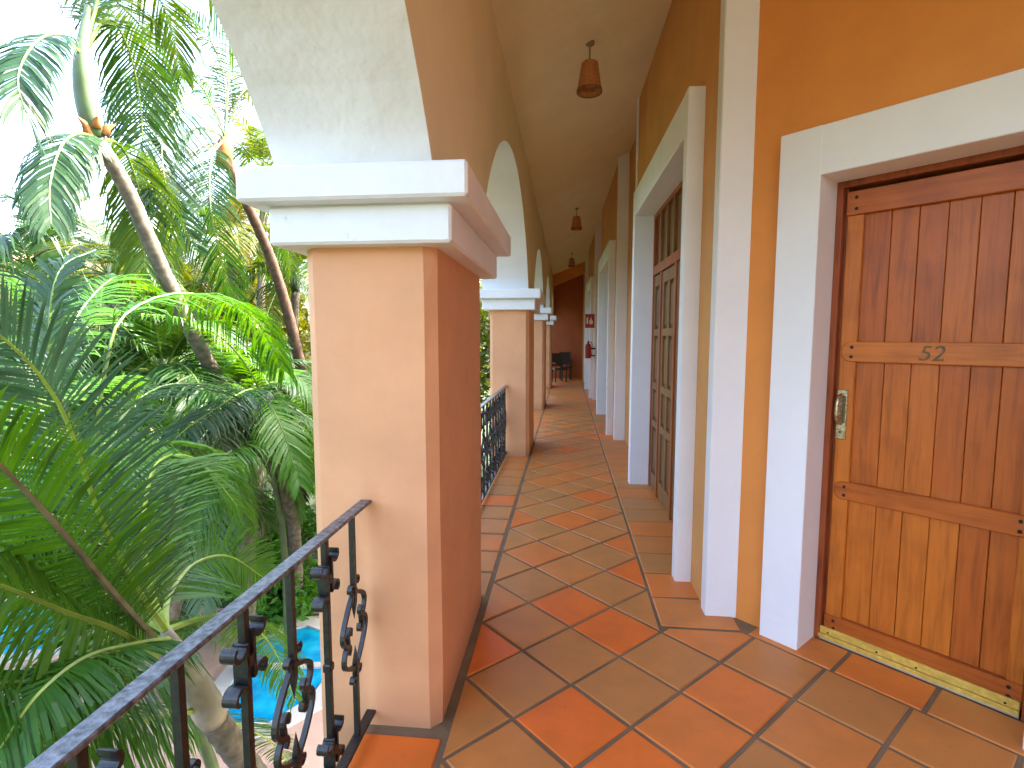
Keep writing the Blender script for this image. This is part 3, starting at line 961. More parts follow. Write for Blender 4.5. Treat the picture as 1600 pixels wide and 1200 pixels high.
def railing(y_far, y_near, first, label):
    global protoA, protoB
    L = y_far - y_near
    r = empty('railing', (-0.79, y_far, 0), 0, label, 'railing', 'black wrought iron railings between the columns')
    t = MB()
    n_ = 40
    for i in range(n_):
        pass
    t.box(-0.023, -L - 0.01, 0.936, 0.023, 0.012, 0.950, 0.003)
    t.build('top_rail', RAIL, r)
    t = MB(); t.box(-0.020, -L - 0.01, 0.046, 0.020, 0.012, 0.060, 0.003)
    t.build('bottom_rail', IRON, r)
    y, i = -first, 0
    while y > -L + 0.08:
        if i % 2 == 0:
            if protoA is None: protoA = scroll_baluster(r); o = protoA
            else: o = copy_child(protoA, r)
        else:
            if protoB is None: protoB = curl_baluster(r); o = protoB
            else: o = copy_child(protoB, r)
        o.location = (0, y, 0)
        y -= 0.224; i += 1
    return r
railing(2.0, -1.8, 0.145, 'black wrought iron scroll railing in the foreground, ending in the foreground column')
railing(6.97, 3.1, 0.14, 'black wrought iron railing seen at a steep angle behind the foreground column')

# ------------------------------------------------------------------ pendant lamps
lamp_labels = ['nearest and largest woven cane pendant lamp under the corridor ceiling',
               'middle woven cane pendant lamp under the corridor ceiling, smaller than the nearest',
               'farthest tiny pendant lamp near the end of the corridor']
def lamp(x, y, label):
    zc = ceil_z(x)
    L = empty('pendant_lamp', (x, y, zc), 0, label, 'lamp', 'cane pendant lamps along the corridor ceiling')
    m = MB(); m.lathe([(0.001, 0.03), (0.035, 0.03), (0.035, -0.012), (0.012, -0.03), (0.001, -0.03)], n=14); m.build('ceiling_cup', CABLE, L, True)
    m = MB(); m.tube([(0, 0, -0.02), (0, 0, -0.155)], 0.006, 6); m.build('cord', CABLE, L)
    z0, z1, r0, r1 = -0.155, -0.385, 0.062, 0.098
    prof = [(0.008, z0 + 0.016), (0.035, z0 + 0.012)]
    n_ = 15
    for i in range(n_ + 1):
        t = i / n_
        r = r0 + (r1 - r0) * t
        for dr in ((0.0, 0.0035) if i < n_ else (0.0,)):
            prof.append((r + dr, z0 + (z1 - z0) * (t + (0.5 / n_ if dr else 0))))
    prof += [(r1 - 0.006, z1)]
    prof += [(r0 - 0.006 + (r1 - r0) * t, z0 + (z1 - z0) * t) for t in (0.75, 0.5, 0.25, 0.02)] + [(0.008, z0 - 0.002)]
    m = MB(); m.lathe(prof, n=28); sh = m.build('lamp_shade', WICKER, L, True)
    m = MB()
    for k in range(18):
        a = 2 * PI * k / 18
        m.tube([((r0 + 0.003) * math.cos(a), (r0 + 0.003) * math.sin(a), z0), ((r1 + 0.003) * math.cos(a), (r1 + 0.003) * math.sin(a), z1)], 0.0018, 4)
    m.build('rib', WICKER, sh)
    m = MB()
    m.lathe([(r1 - 0.008, z1 - 0.006), (r1 + 0.007, z1 - 0.006), (r1 + 0.007, z1 + 0.016), (r1 - 0.008, z1 + 0.016)], n=28); m.build('rim', BOOT, sh, True)
    m = MB(); m.lathe([(0.001, -0.17), (0.018, -0.19), (0.018, -0.22), (0.03, -0.26), (0.028, -0.29), (0.001, -0.305)], n=12); m.build('bulb', SIGN_WHITE, L, True)
lamp(0.17, 4.62, lamp_labels[0])
lamp(0.17, 10.3, lamp_labels[1])
lamp(0.13, 15.6, lamp_labels[2])

# ------------------------------------------------------------------ fire sign, extinguisher, chairs
def wl_x(y): return 0.826 - DRIFT * (y - 3.02)
fs = empty('fire_sign', (wl_x(13.38) - 0.0, 13.375, 1.80), 0, 'small red fire sign with a white symbol, standing out from the corridor wall', 'sign')
m = MB(); m.box(-0.235, -0.012, 0, -0.005, 0.0, 0.34, 0.004); m.build('plate', RED, fs)
m = MB()
m.box(-0.205, -0.0145, 0.10, -0.165, -0.0125, 0.24, 0.004)
m.box(-0.198, -0.0145, 0.24, -0.172, -0.0125, 0.262)
m.box(-0.172, -0.0145, 0.262, -0.145, -0.0125, 0.272)
m.add([(-0.13, -0.014, 0.09), (-0.055, -0.014, 0.09), (-0.045, -0.014, 0.16), (-0.075, -0.014, 0.20), (-0.085, -0.014, 0.27), (-0.115, -0.014, 0.20), (-0.14, -0.014, 0.16)], [(0, 1, 2, 3, 4, 5, 6)])
m.build('symbol', SIGN_WHITE, fs)
m = MB(); m.box(-0.01, -0.02, 0.02, 0.02, 0.008, 0.32); m.build('bracket', SIGN_WHITE, fs)
fe = empty('fire_extinguisher', (wl_x(13.2) - 0.16, 13.3, 1.05), 0, 'dark red fire extinguisher hung on the wall below the fire sign', 'fire extinguisher')
m = MB(); m.lathe([(0.001, 0), (0.068, 0.0), (0.075, 0.02), (0.075, 0.30), (0.06, 0.345), (0.025, 0.365), (0.025, 0.385), (0.001, 0.385)], n=20); m.build('cylinder', RED, fe, True)
m = MB(); m.box(-0.02, -0.02, 0.38, 0.02, 0.02, 0.42, 0.004); m.box(-0.012, -0.10, 0.425, 0.012, 0.01, 0.437, 0.003); m.box(-0.012, -0.09, 0.40, 0.012, -0.01, 0.41, 0.003); m.build('valve', BLACK, fe)
m = MB(); m.tube(spline([(0.02, 0, 0.40), (0.085, 0, 0.38), (0.095, 0, 0.25), (0.088, 0, 0.08)], 14), 0.009, 6); m.build('hose', BLACK, fe, True)
m = MB(); m.box(0.07, -0.03, 0.22, 0.17, 0.03, 0.26); m.box(0.07, -0.03, 0.05, 0.17, 0.03, 0.08); m.build('wall_bracket', BLACK, fe)

def chair(x, y, rz, label):
    c = empty('chair', (x, y, 0), rz, label, 'chair', 'dark wooden chairs at the end of the corridor')
    m = MB(); m.box(-0.22, -0.22, 0.42, 0.22, 0.22, 0.47, 0.012); m.build('seat', DARK_WOOD, c)
    for sx in (-1, 1):
        m = MB(); m.tube([(sx * 0.19, -0.19, 0), (sx * 0.19, -0.19, 0.43)], 0.022, 8); m.build('leg', DARK_WOOD, c)
        m = MB(); m.tube([(sx * 0.19, 0.22, 0), (sx * 0.19, 0.19, 0.45), (sx * 0.19, 0.27, 1.02)], 0.022, 8); m.build('leg', DARK_WOOD, c)
        m = MB(); m.box(sx * 0.19 - 0.02, -0.2, 0.64, sx * 0.19 + 0.02, 0.22, 0.67, 0.006); m.tube([(sx * 0.19, -0.17, 0.46), (sx * 0.19, -0.17, 0.65)], 0.018, 8); m.build('armrest', DARK_WOOD, c)
    b = MB()
    v = []
    for z, yy in ((0.55, 0.205), (1.0, 0.262)):
        for dy in (0, 0.02): v += [(-0.18, yy + dy, z), (0.18, yy + dy, z)]
    b.add(v, [(0, 1, 5, 4), (3, 2, 6, 7), (4, 5, 7, 6), (0, 2, 3, 1), (0, 4, 6, 2), (1, 3, 7, 5)])
    b.build('backrest', DARK_WOOD, c)
chair(-0.24, 18.6, math.radians(20), 'nearer of the two dark wooden armchairs at the far end, left of the corridor')
chair(-0.02, 19.7, math.radians(5), 'dark wooden armchair against the far end wall, right of the other chair')

# ------------------------------------------------------------------ planting
def frond_geo(pts, n_pairs, leaf, width=0.03, sweep=50, lift=0.25, droop=0.35, bare=0.16, seg=22, rr=0.016, jitter=0.05, tipk=0.35, face=None):
    """one feather leaf: stalk along pts, blades on both sides. Returns verts, faces, material index, tint"""
    P = spline(pts, seg) if len(pts) > 3 else bez(pts, seg)
    m = MB(); tint = []
    rad = [rr * (1.25 - 1.05 * i / seg) for i in range(seg + 1)]
    m.tube(P, rad, 5, 1, False)
    tint += [0.5] * len(m.f)
    L = [0.0]
    for i in range(seg): L.append(L[-1] + (P[i + 1] - P[i]).length)
    tot = L[-1]
    base_t = random.uniform(0.2, 0.8)
    for i in range(n_pairs):
        s = bare + (1 - bare) * (i + 0.5) / n_pairs
        d = s * tot
        k = 0
        while k < seg - 1 and L[k + 1] < d: k += 1
        t = (d - L[k]) / max(1e-6, L[k + 1] - L[k])
        p = P[k].lerp(P[k + 1], t)
        T = (P[k + 1] - P[k]).normalized()
        side = T.cross(Vector(face) if face else Vector((0, 0, 1)))
        if side.length < 0.15: side = T.cross(Vector((0.3, 1, 0)))
        side.normalize()
        N = side.cross(T).normalized()
        prof = min(1.0, 0.55 + 2.2 * (s - bare)) * (1 - (1 - tipk) * max(0, (s - 0.55) / 0.45) ** 1.5)
        for sg in (-1, 1):
            if random.random() < 0.02: continue
            ll = leaf * prof * random.uniform(0.88, 1.08)
            sw = math.radians(sweep + 18 * (1 - s) - 14 * s + random.gauss(0, 2.5))
            D = (side * sg * math.sin(sw) + T * math.cos(sw) + N * (lift + random.gauss(0, jitter))).normalized()
            W = D.cross(N); W = (W - D * W.dot(D)).normalized()
            W = (W + N * random.gauss(0, 0.25)).normalized()
            dr = droop * random.uniform(0.7, 1.3)
            q0 = p
            q1 = p + D * ll * 0.33 + Vector((0, 0, -1)) * ll * dr * 0.08
            q2 = p + D * ll * 0.68 + Vector((0, 0, -1)) * ll * dr * 0.40
            q3 = p + D * ll * (1.0 - 0.25 * dr) + Vector((0, 0, -1)) * ll * dr * 1.0
            w_ = width * random.uniform(0.85, 1.15)
            a = len(m.v)
            m.v += [tuple(q0 - W * w_ * 0.3), tuple(q0 + W * w_ * 0.3), tuple(q1 - W * w_ * 0.5), tuple(q1 + W * w_ * 0.5), tuple(q2 - W * w_ * 0.42), tuple(q2 + W * w_ * 0.42), tuple(q3)]
            m.f += [(a, a + 1, a + 3, a + 2), (a + 2, a + 3, a + 5, a + 4), (a + 4, a + 5, a + 6)]
            m.mi += [0, 0, 0]
            tt = min(1, max(0, base_t + random.gauss(0, 0.18)))
            tint += [tt] * 3
    return m, tint
def frond(parent, pts, leafm=None, stalk=None, **kw):
    org = parent.matrix_world.translation if parent.parent is None else Vector((0, 0, 0))
    pts = [Vector(p) - Vector(parent.location) for p in pts]
    m, tint = frond_geo(pts, **kw)
    o = m.build('frond', [leafm or PALM_LEAF, stalk or RACHIS], parent)
    set_tint(o.data, tint)
    return o
def trunk(parent, pts, r0, r1, m=BARK, rings=60, name='trunk'):
    pts = [Vector(p) - Vector(parent.location) for p in pts]
    P = spline(pts, rings)
    rad = []
    for i in range(rings + 1):
        t = i / rings
        rad.append((r0 + (r1 - r0) * t) * (1.07 if i % 3 == 0 else 1.0) * random.uniform(0.98, 1.02))
    b = MB(); b.tube(P, rad, 12)
    return b.build(name, m, parent, True)
def crown(parent, top, n, length, leaf, droop=0.75, el0=78, el1=-8, az0=0.0, leafm=None, stalk=None, pairs=54, width=0.028, skip=None, **kw):
    top = Vector(top)
    for i in range(n):
        t = (i + 0.5) / n
        az = az0 + i * 2.39996 + random.gauss(0, 0.12)
        if skip and skip(az % (2 * PI)): continue
        el = math.radians(el0 + (el1 - el0) * t + random.gauss(0, 5))
        L = length * random.uniform(0.85, 1.1)
        d = Vector((math.cos(az) * math.cos(el), math.sin(az) * math.cos(el), math.sin(el)))
        pts = []
        for s in (0, 0.25, 0.5, 0.75, 1.0):
            pts.append(top + d * L * s * (1 - 0.12 * s) + Vector((0, 0, -1)) * L * droop * s ** 2.1 * (0.45 + 0.55 * math.cos(el)))
        lm = leafm if not isinstance(leafm, list) else random.choice(leafm)
        frond(parent, pts, lm, stalk, n_pairs=pairs, leaf=leaf * random.uniform(0.9, 1.1), width=width, **kw)

def ray_pt(px, py, X):
    """world point on the vertical plane x = X seen at a place in the photograph (used to read positions off the photo)"""
    fw = Vector((-math.sin(YAW) * math.cos(PITCH), math.cos(YAW) * math.cos(PITCH), -math.sin(PITCH)))
    rt = Vector((math.cos(YAW), math.sin(YAW), 0))
    up = rt.cross(fw)
    d = fw * 830 + rt * (px - 800) + up * (600 - py)
    return Vector((0, 0, CAM_H)) + d * (X / d.x)
R = ray_pt

# --- palm whose crown spreads just beyond the foreground railing
base = Vector((-2.25, 4.1, GZ))
p1 = empty('palm_tree', base, 0, 'palm with its leaf crown spreading just beyond the foreground railing, bottom left', 'palm tree', 'palms in the garden')
C1 = R(258, 985, -2.4)
Cb = R(335, 1125, -2.36)
trunk(p1, [base, base.lerp(Cb, 0.5) + Vector((0.08, 0, 0)), Cb], 0.10, 0.085)
b = MB()
Pc = [q - base for q in spline([Cb, Cb.lerp(C1, 0.5), C1], 10)]
b.tube(Pc, [0.085, 0.10, 0.10, 0.095, 0.09, 0.082, 0.072, 0.062, 0.052, 0.042, 0.03], 12)
b.build('crownshaft', SHAFT_PALE, p1, True)
kw1 = dict(n_pairs=100, leaf=0.62, width=0.0165, rr=0.017, bare=0.10, lift=0.02, droop=0.16, seg=30, jitter=0.03)
FC = (0.6, -0.7, 0.45)
frond(p1, [C1, R(210, 913, -2.42), R(157, 808, -2.44), R(94, 635, -2.46), R(0, 525, -2.46), R(-90, 500, -2.4)], PALM_GREY, RACHIS_L, face=FC, **kw1)
frond(p1, [R(248, 1005, -2.36), R(185, 935, -2.30), R(122, 860, -2.24), R(52, 780, -2.2), R(-40, 690, -2.15), R(-130, 640, -2.1)], PALM_FRESH, RACHIS_B, face=FC, **dict(kw1, droop=0.3))
frond(p1, [C1, R(230, 900, -2.6), R(225, 800, -2.8), R(250, 720, -2.9), R(310, 720, -3.0), R(370, 790, -3.0)], PALM_FRESH, RACHIS_L, face=(0.4, -0.4, 0.8), **kw1)
frond(p1, [C1, R(265, 930, -2.55), R(305, 880, -2.7), R(360, 870, -2.8), R(415, 905, -2.85)], PALM_FRESH, RACHIS_L, face=FC, **kw1)
frond(p1, [R(245, 1025, -2.36), R(180, 985, -2.3), R(105, 958, -2.25), R(0, 915, -2.2), R(-90, 900, -2.1)], PALM_FRESH, RACHIS_L, face=(0.5, -0.5, 0.8), **dict(kw1, droop=0.4))
frond(p1, [R(270, 1050, -2.4), R(200, 1064, -2.3), R(120, 1066, -2.2), R(10, 1068, -2.1), R(-90, 1090, -2.0)], PALM_FRESH, RACHIS_L, face=(0.4, -0.4, 0.9), **dict(kw1, droop=0.5, leaf=0.5))
frond(p1, [R(308, 1110, -2.4), R(240, 1122, -2.3), R(147, 1146, -2.2), R(40, 1195, -2.1), R(-40, 1260, -2.0)], PALM_FRESH, RACHIS_L, face=(0.4, -0.4, 0.9), **dict(kw1, droop=0.4, leaf=0.45))
frond(p1, [R(300, 1110, -2.4), R(330, 1118, -2.6), R(380, 1135, -2.8), R(430, 1165, -3.0), R(470, 1220, -3.1)], PALM_FRESH, RACHIS_L, **dict(kw1, leaf=0.4))
frond(p1, [C1, R(215, 960, -2.6), R(150, 920, -2.9), R(60, 890, -3.2), R(-40, 920, -3.4)], PALM_FRESH, RACHIS_L, **dict(kw1, droop=0.4))
frond(p1, [C1, R(150, 850, -2.6), R(60, 800, -2.7), R(-30, 810, -2.7), R(-100, 880, -2.6)], PALM_FRESH, RACHIS_B, **dict(kw1, droop=0.7))
frond(p1, [R(262, 1010, -2.5), R(225, 985, -2.9), R(190, 1000, -3.3), R(150, 1060, -3.6)], PALM_FRESH, RACHIS_L, **dict(kw1, droop=0.4))

frond(p1, [C1, R(320, 965, -2.6), R(375, 965, -2.75), R(425, 1010, -2.85), R(462, 1095, -2.9)], PALM_FRESH, RACHIS_L, **dict(kw1, droop=0.5, leaf=0.5))
frond(p1, [R(262, 1000, -2.3), R(200, 1010, -2.15), R(130, 1030, -2.05), R(60, 1085, -1.95), R(0, 1170, -1.9)], PALM_FRESH, RACHIS_L, **dict(kw1, droop=0.4, leaf=0.5))

# --- tall palm with crownshaft, leaning trunk
A0, A1 = R(150, 215, -4.5), R(128, 85, -4.5)
baseA = Vector((-4.55, 8.3, GZ))
pA = empty('palm_tree', baseA, 0, 'tallest palm with grey leaning trunk and pale green crownshaft, upper left', 'palm tree', 'palms in the garden')
trunk(pA, [baseA, R(455, 800, -4.5), R(400, 685, -4.5), R(330, 575, -4.5), R(262, 440, -4.5), R(200, 300, -4.5), A0], 0.105, 0.068, BARK, 90)
b = MB()
Pc = [q - baseA for q in spline([A0, A0.lerp(A1, 0.5) + Vector((-0.03, 0, 0)), A1, R(138, 10, -4.5)], 12)]
b.tube(Pc, [0.07, 0.088, 0.098, 0.10, 0.098, 0.092, 0.083, 0.073, 0.062, 0.05, 0.04, 0.032, 0.026], 12)
b.build('crownshaft', SHAFT, pA, True)
b = MB()
for (a, L, h) in ((0.4, 0.11, 0.05), (2.5, 0.08, 0.12), (4.6, 0.13, 0.02), (5.6, 0.07, 0.10)):
    q0 = A0 - baseA + Vector((math.cos(a) * 0.07, math.sin(a) * 0.07, h - 0.02))
    b.tube([q0, q0 + Vector((math.cos(a) * 0.03, math.sin(a) * 0.03, L * 0.7)), q0 + Vector((math.cos(a) * 0.10, math.sin(a) * 0.10, L))], [0.045, 0.03, 0.006], 7)
b.build('dry_boot', BOOT, pA, True)
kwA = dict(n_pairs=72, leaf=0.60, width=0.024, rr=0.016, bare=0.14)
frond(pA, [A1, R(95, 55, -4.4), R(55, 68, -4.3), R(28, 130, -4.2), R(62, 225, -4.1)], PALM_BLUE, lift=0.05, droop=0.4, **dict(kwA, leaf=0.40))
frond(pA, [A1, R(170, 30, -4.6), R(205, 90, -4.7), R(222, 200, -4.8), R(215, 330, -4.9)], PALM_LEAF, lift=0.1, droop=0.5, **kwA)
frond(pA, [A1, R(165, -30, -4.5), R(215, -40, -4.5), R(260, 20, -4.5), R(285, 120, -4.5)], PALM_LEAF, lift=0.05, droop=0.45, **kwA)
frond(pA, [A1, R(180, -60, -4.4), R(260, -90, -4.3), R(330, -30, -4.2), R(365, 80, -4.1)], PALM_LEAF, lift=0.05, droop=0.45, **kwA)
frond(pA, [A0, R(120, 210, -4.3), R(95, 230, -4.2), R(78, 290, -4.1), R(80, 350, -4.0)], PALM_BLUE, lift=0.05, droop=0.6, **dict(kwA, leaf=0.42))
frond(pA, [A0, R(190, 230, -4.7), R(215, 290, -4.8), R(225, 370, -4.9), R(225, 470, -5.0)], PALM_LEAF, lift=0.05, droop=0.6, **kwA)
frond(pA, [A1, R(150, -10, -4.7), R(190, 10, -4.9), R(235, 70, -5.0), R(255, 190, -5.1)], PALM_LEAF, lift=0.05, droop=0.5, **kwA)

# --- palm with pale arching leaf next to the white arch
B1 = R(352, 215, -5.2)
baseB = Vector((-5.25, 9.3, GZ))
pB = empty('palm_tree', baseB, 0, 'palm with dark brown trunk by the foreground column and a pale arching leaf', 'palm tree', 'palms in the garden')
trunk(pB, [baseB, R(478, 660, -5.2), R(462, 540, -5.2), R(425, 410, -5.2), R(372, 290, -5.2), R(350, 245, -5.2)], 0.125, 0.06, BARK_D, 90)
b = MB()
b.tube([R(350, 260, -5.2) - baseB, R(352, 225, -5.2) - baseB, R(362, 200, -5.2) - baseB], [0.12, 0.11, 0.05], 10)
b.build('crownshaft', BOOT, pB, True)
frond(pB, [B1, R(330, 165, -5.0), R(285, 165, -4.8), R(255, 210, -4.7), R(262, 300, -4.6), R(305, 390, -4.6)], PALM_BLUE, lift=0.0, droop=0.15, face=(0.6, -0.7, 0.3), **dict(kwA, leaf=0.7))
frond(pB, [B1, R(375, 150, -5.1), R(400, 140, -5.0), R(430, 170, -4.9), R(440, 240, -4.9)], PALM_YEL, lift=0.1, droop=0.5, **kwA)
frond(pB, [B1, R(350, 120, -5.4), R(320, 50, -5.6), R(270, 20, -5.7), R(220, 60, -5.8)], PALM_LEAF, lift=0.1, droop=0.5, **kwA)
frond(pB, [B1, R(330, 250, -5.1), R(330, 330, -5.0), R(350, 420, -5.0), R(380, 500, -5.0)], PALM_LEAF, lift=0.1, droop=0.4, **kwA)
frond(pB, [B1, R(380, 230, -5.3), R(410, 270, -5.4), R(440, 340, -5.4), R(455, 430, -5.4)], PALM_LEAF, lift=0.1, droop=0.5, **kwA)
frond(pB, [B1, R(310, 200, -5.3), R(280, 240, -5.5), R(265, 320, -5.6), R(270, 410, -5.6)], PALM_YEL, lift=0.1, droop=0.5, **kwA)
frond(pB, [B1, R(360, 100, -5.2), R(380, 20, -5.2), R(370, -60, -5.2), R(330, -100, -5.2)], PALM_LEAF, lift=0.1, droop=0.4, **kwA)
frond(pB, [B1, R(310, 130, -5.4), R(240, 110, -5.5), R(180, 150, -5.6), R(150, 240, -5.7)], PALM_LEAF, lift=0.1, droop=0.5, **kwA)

# --- clump palms in the middle
def clump(base, top, label, fr, stalk_r=0.05):
    p = empty('palm_tree', base, 0, label, 'palm tree', 'palms in the garden')
    trunk(p, [base, base.lerp(top, 0.6) + Vector((0.06, 0.03, 0)), top], stalk_r, stalk_r * 0.75, SHAFT, 40)
    for pts, lm, kw in fr: frond(p, [top] + pts, lm, **kw)
    return p
kwC = dict(n_pairs=74, leaf=0.55, width=0.022, rr=0.014, bare=0.10, lift=0.1, droop=0.5)
T = R(150, 790, -3.2)
clump(Vector((-3.1, 4.4, GZ)), T, 'mid green palm with one tall leaf arching over to the right, behind the foreground railing', [
    ([R(150, 690, -3.2), R(165, 580, -3.2), R(195, 492, -3.2), R(290, 458, -3.2), R(390, 490, -3.2), R(445, 580, -3.2)], PALM_FRESH, dict(kwC, bare=0.36, n_pairs=84, leaf=0.62, droop=0.75)),
    ([R(130, 700, -3.3), R(85, 600, -3.4), R(78, 500, -3.4), R(95, 420, -3.4), R(150, 390, -3.4)], PALM_BLUE, dict(kwC, bare=0.3)),
    ([R(190, 720, -3.3), R(260, 690, -3.4), R(330, 720, -3.5), R(380, 800, -3.5)], PALM_FRESH, kwC),
    ([R(110, 740, -3.1), R(60, 720, -3.0), R(10, 760, -2.9), R(-30, 850, -2.9)], PALM_FRESH, kwC),
    ([R(165, 720, -3.4), R(200, 640, -3.6), R(270, 600, -3.7), R(350, 620, -3.8), R(400, 690, -3.8)], PALM_BLUE, kwC)])
T = R(425, 720, -3.9)
clump(Vector((-3.95, 6.9, GZ)), T, 'palm right beside the column with leaves drooping to the left', [
    ([R(412, 650, -3.9), R(395, 608, -3.8), R(335, 640, -3.7), R(270, 690, -3.6), R(225, 770, -3.5)], PALM_BLUE, dict(kwC, bare=0.2)),
    ([R(410, 620, -3.9), R(360, 540, -3.9), R(290, 500, -3.9), R(220, 490, -3.9)], PALM_FRESH, dict(kwC, leaf=0.32, n_pairs=60)),
    ([R(400, 690, -3.8), R(360, 705, -3.7), R(325, 750, -3.6), R(305, 830, -3.6)], PALM_FRESH, kwC),
    ([R(440, 660, -4.0), R(460, 620, -4.0), R(480, 640, -4.0), R(500, 720, -4.0)], PALM_FRESH, kwC),
    ([R(440, 720, -3.8), R(455, 740, -3.7), R(470, 800, -3.6)], PALM_FRESH, dict(kwC, leaf=0.4))])
T = R(60, 640, -4.6)
clump(Vector((-4.6, 4.2, GZ)), T, 'grey green palm at the left edge behind the spreading crown', [
    ([R(70, 540, -4.6), R(60, 440, -4.6), R(20, 370, -4.5), R(-40, 380, -4.4)], PALM_BLUE, dict(kwC, leaf=0.7)),
    ([R(90, 560, -4.6), R(130, 480, -4.7), R(190, 430, -4.8), R(250, 460, -4.8)], PALM_FRESH, dict(kwC, leaf=0.65)),
    ([R(40, 580, -4.4), R(0, 540, -4.2), R(-60, 570, -4.0)], PALM_BLUE, dict(kwC, leaf=0.7)),
    ([R(110, 620, -4.6), R(180, 590, -4.7), R(240, 640, -4.7)], PALM_FRESH, kwC)])

# --- more palms deeper in the garden
more = [  # x, y, crown height, fronds, length, leaf, mats, label
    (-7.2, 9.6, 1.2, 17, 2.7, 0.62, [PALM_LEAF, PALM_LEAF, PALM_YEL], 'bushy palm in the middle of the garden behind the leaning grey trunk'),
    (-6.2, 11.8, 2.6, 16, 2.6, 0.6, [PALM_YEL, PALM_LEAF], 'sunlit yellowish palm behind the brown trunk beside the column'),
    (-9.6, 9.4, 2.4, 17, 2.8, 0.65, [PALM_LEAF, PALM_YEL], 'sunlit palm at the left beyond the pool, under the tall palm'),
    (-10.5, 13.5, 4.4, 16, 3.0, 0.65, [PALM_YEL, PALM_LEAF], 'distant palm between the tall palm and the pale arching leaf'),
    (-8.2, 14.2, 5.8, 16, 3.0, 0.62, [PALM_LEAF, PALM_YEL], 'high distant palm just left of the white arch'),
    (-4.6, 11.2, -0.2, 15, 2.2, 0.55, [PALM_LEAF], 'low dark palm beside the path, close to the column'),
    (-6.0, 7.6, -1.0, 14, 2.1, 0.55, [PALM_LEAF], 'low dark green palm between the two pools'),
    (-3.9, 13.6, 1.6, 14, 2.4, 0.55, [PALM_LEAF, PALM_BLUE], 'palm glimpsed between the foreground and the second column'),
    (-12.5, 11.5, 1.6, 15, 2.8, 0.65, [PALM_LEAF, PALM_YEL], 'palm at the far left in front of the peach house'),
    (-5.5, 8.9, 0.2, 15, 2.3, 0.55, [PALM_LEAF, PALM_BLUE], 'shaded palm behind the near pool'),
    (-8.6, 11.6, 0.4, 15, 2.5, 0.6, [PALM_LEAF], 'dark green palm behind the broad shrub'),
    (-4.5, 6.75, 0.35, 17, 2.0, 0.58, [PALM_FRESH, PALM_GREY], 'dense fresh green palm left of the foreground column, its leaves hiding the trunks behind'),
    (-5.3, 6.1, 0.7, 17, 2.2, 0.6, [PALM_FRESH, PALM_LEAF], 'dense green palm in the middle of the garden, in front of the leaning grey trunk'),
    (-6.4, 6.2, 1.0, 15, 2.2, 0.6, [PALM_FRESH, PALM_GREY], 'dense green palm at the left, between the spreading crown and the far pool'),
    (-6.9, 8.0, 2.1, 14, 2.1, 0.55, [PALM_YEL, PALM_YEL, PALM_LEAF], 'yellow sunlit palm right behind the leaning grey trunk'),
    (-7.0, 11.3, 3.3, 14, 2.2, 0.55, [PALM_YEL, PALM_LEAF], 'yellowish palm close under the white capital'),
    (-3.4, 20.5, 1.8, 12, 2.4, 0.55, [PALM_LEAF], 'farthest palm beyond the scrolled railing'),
]
for (x, y, zt, nf, L, lf, ms, lab) in more:
    p = empty('palm_tree', (x, y, GZ), 0, lab, 'palm tree', 'palms in the garden')
    top = Vector((x + random.uniform(-.3, .3), y + random.uniform(-.3, .3), zt))
    trunk(p, [Vector((x, y, GZ)), Vector((x, y, GZ)).lerp(top, 0.5) + Vector((random.uniform(-.2, .2), random.uniform(-.2, .2), 0)), top], 0.13, 0.09, BARK, 40)
    b = MB(); b.tube([top - p.location, top - p.location + Vector((0, 0, 0.3)), top - p.location + Vector((0, 0, 0.6))], [0.10, 0.11, 0.04], 10)
    b.build('crownshaft', SHAFT, p, True)
    crown(p, top + Vector((0, 0, 0.45)), nf, L, lf, az0=random.uniform(0, 6), leafm=ms, lift=0.1, el1=-25)

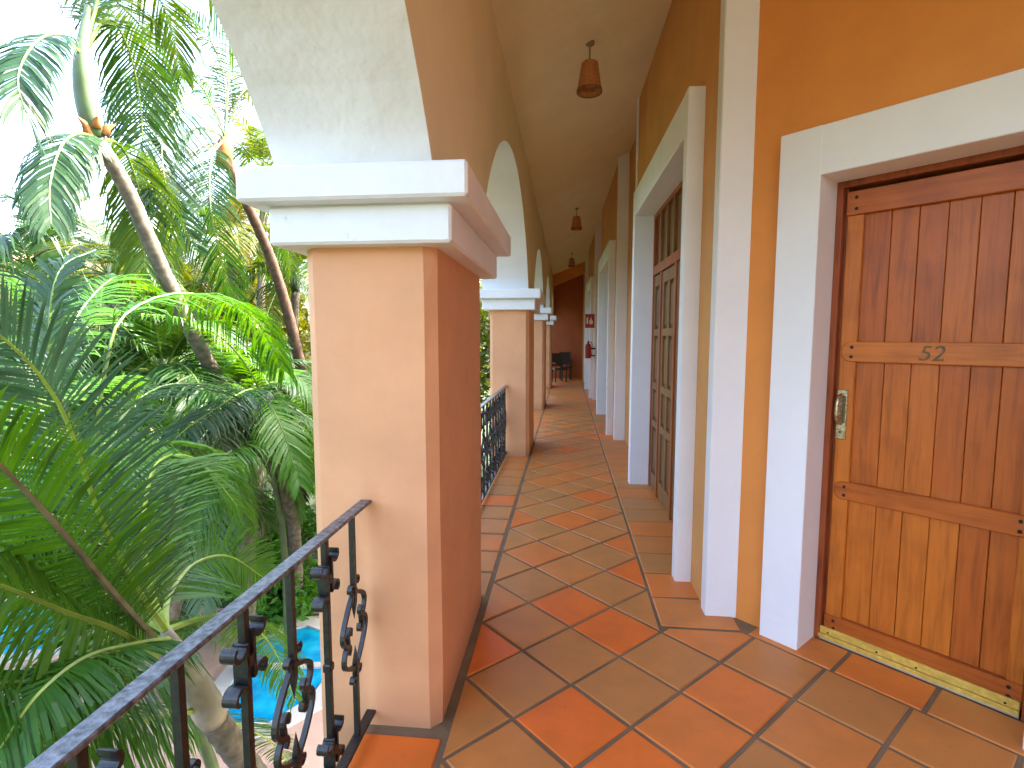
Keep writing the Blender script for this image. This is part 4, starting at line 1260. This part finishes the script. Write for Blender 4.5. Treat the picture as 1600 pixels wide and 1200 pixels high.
def leafy(name, loc, w, h, z0, n, m, label, cat, group=None, leaf=0.10, trunk_r=0.0, core=0.5):
    t = empty(name, loc, 0, label, cat, group)
    if trunk_r:
        b = MB()
        b.tube(spline([(0, 0, 0), (0.1, 0.05, z0 * 0.6), (0, 0.1, z0 + h * 0.4)], 12), [trunk_r * (1 - 0.05 * i) for i in range(13)], 9)
        for k in range(5):
            a = k * 1.26
            b.tube([(0, 0.05, z0 * 0.8), (math.cos(a) * w * 0.25, math.sin(a) * w * 0.25, z0 + h * 0.3), (math.cos(a) * w * 0.42, math.sin(a) * w * 0.42, z0 + h * 0.6)], [trunk_r * 0.5, trunk_r * 0.3, trunk_r * 0.1], 6)
        b.build('trunk', BARK_D, t)
    else:
        b = MB()
        for k in range(7):
            a = k * 0.9
            b.tube([(0, 0, 0), (math.cos(a) * w * 0.15, math.sin(a) * w * 0.15, h * 0.5), (math.cos(a) * w * 0.35, math.sin(a) * w * 0.35, h * 0.85)], [0.02, 0.014, 0.005], 5)
        b.build('stem', BARK_D, t)
    v, f, tint = [], [], []
    lob = [(random.uniform(-.5, .5) * w * 0.75, random.uniform(-.5, .5) * w * 0.75, z0 + h * random.uniform(0.2, 0.85), random.uniform(0.18, 0.34) * w) for _ in range(14)]
    for i in range(n):
        lx, ly, lz, lr = random.choice(lob)
        d = Vector((random.gauss(0, 1), random.gauss(0, 1), random.gauss(0, 1))).normalized() * lr * random.uniform(core, 1.05)
        c = Vector((lx, ly, lz)) + Vector((d.x, d.y, d.z * min(1.2, h / w)))
        if c.z < 0.03: c.z = random.uniform(0.03, 0.2)
        a = Vector((random.gauss(0, 1), random.gauss(0, 1), random.gauss(0, 0.6))).normalized()
        bb = a.cross(Vector((random.gauss(0, 1), random.gauss(0, 1), random.gauss(0, 1)))).normalized()
        s = leaf * random.uniform(0.6, 1.3)
        k = len(v)
        v += [tuple(c - a * s), tuple(c + bb * s * 0.38), tuple(c + a * s), tuple(c - bb * s * 0.38)]
        f.append((k, k + 1, k + 2, k + 3))
        tint.append(min(1, max(0, 0.5 + random.gauss(0, 0.2))))
    o = mesh_obj('crown' if trunk_r else 'foliage', v, f, m, t)
    set_tint(o.data, tint)
    return t
leafy('shrub', (-4.75, 8.25, GZ), 1.7, 1.1, 0.0, 2600, SHRUB, 'bright green shrub by the path, seen just left of the foreground column', 'shrub', 'shrubs by the pool', 0.09)
leafy('shrub', (-5.9, 9.7, GZ), 1.8, 1.3, 0.0, 2600, SHRUB, 'wide green shrub behind the brighter one beside the path', 'shrub', 'shrubs by the pool', 0.09)
leafy('shrub', (-3.2, 10.2, GZ), 1.6, 1.8, 0.0, 2600, SHRUB, 'tall shrub hard against the left side of the foreground column', 'shrub', 'shrubs by the pool', 0.09)
leafy('shrub', (-7.0, 10.2, GZ), 2.4, 1.7, 0.0, 3000, SHRUB, 'broad dark shrub beyond the pools', 'shrub', 'shrubs by the pool', 0.10)
leafy('shrub', (-10.5, 10.4, GZ), 3.0, 1.9, 0.0, 3000, SHRUB, 'large shrub behind the far pool at the left', 'shrub', 'shrubs by the pool', 0.11)
leafy('tree', (-10.5, 17.5, GZ), 7.0, 7.0, 1.5, 11000, TREE_L, 'leafy yellow green tree behind the palms, left of the white capital', 'tree', 'trees behind the palms', 0.17, 0.2)
leafy('tree', (-16.5, 19.0, GZ), 8.0, 6.0, 1.5, 11000, TREE_L, 'leafy tree in the distance behind the tall palm', 'tree', 'trees behind the palms', 0.19, 0.22)
leafy('tree', (-5.0, 19.5, GZ), 5.5, 6.5, 1.0, 8000, TREE_L, 'leafy tree far back beside the arcade', 'tree', 'trees behind the palms', 0.16, 0.2)
leafy('tree', (-17.5, 13.0, GZ), 6.0, 4.2, 1.0, 8000, TREE_L, 'low leafy tree at the far left behind the pool', 'tree', 'trees behind the palms', 0.17, 0.2)
leafy('tree', (-16.0, 5.5, GZ), 6.5, 6.0, 1.5, 8000, TREE_L, 'leafy tree on the lawn left of the far pool', 'tree', 'trees behind the palms', 0.17, 0.2)
leafy('tree', (-18.5, -1.5, GZ), 7.0, 6.5, 1.5, 8000, TREE_L, 'leafy tree on the lawn well to the left of the pools', 'tree', 'trees behind the palms', 0.18, 0.22)
# far wood closing the garden
fv, ff, ft = [], [], []
for i in range(26000):
    a = random.uniform(math.radians(60), math.radians(235))
    rr_ = random.uniform(48, 62)
    hmax = 7.0 + 2.5 * math.sin(a * 9) + 1.5 * math.sin(a * 23 + 1)
    c = Vector((rr_ * math.cos(a), 6 + rr_ * math.sin(a), GZ + hmax * random.random() ** 0.8))
    u = Vector((random.gauss(0, 1), random.gauss(0, 1), random.gauss(0, 0.7))).normalized()
    w2 = u.cross(Vector((random.gauss(0, 1), random.gauss(0, 1), random.gauss(0, 1)))).normalized()
    s_ = random.uniform(0.35, 0.8)
    k = len(fv)
    fv += [tuple(c - u * s_), tuple(c + w2 * s_ * 0.55), tuple(c + u * s_), tuple(c - w2 * s_ * 0.55)]
    ff.append((k, k + 1, k + 2, k + 3)); ft.append(min(1, max(0, random.gauss(0.4, 0.2))))
fw_ = mesh_obj('far_wood', fv, ff, TREE_L)
set_tint(fw_.data, ft)
tag(fw_, 'distant mass of green trees closing the garden', 'wood', kind='stuff')

# peach house far behind the palms
hs = empty('house', (-25.0, 18.0, GZ), math.radians(52), 'pale peach house showing through the palms at the far left', 'house')
m = MB(); m.box(-7, -3, 0, 7, 3, 7.2); m.build('wall', HOUSE_W, hs)
m = MB(); m.add([(-7.5, -3.6, 7.1), (7.5, -3.6, 7.1), (7.5, 3.6, 7.1), (-7.5, 3.6, 7.1), (-5, 0, 8.6), (5, 0, 8.6)], [(0, 1, 5, 4), (1, 2, 5), (2, 3, 4, 5), (3, 0, 4), (3, 2, 1, 0)]); m.build('roof', HOUSE_R, hs)
for zz in (1.0, 4.3):
    for xx in (-5.2, -1.8, 1.8, 5.2):
        m = MB()
        m.box(xx - 0.62, -3.06, zz - 0.06, xx + 0.62, -3.004, zz + 1.56); o = m.build('window', COPING, hs)
        m = MB(); m.box(xx - 0.5, -3.08, zz + 0.05, xx - 0.02, -3.062, zz + 1.45); m.box(xx + 0.02, -3.08, zz + 0.05, xx + 0.5, -3.062, zz + 1.45); m.build('pane', GLASS, o)
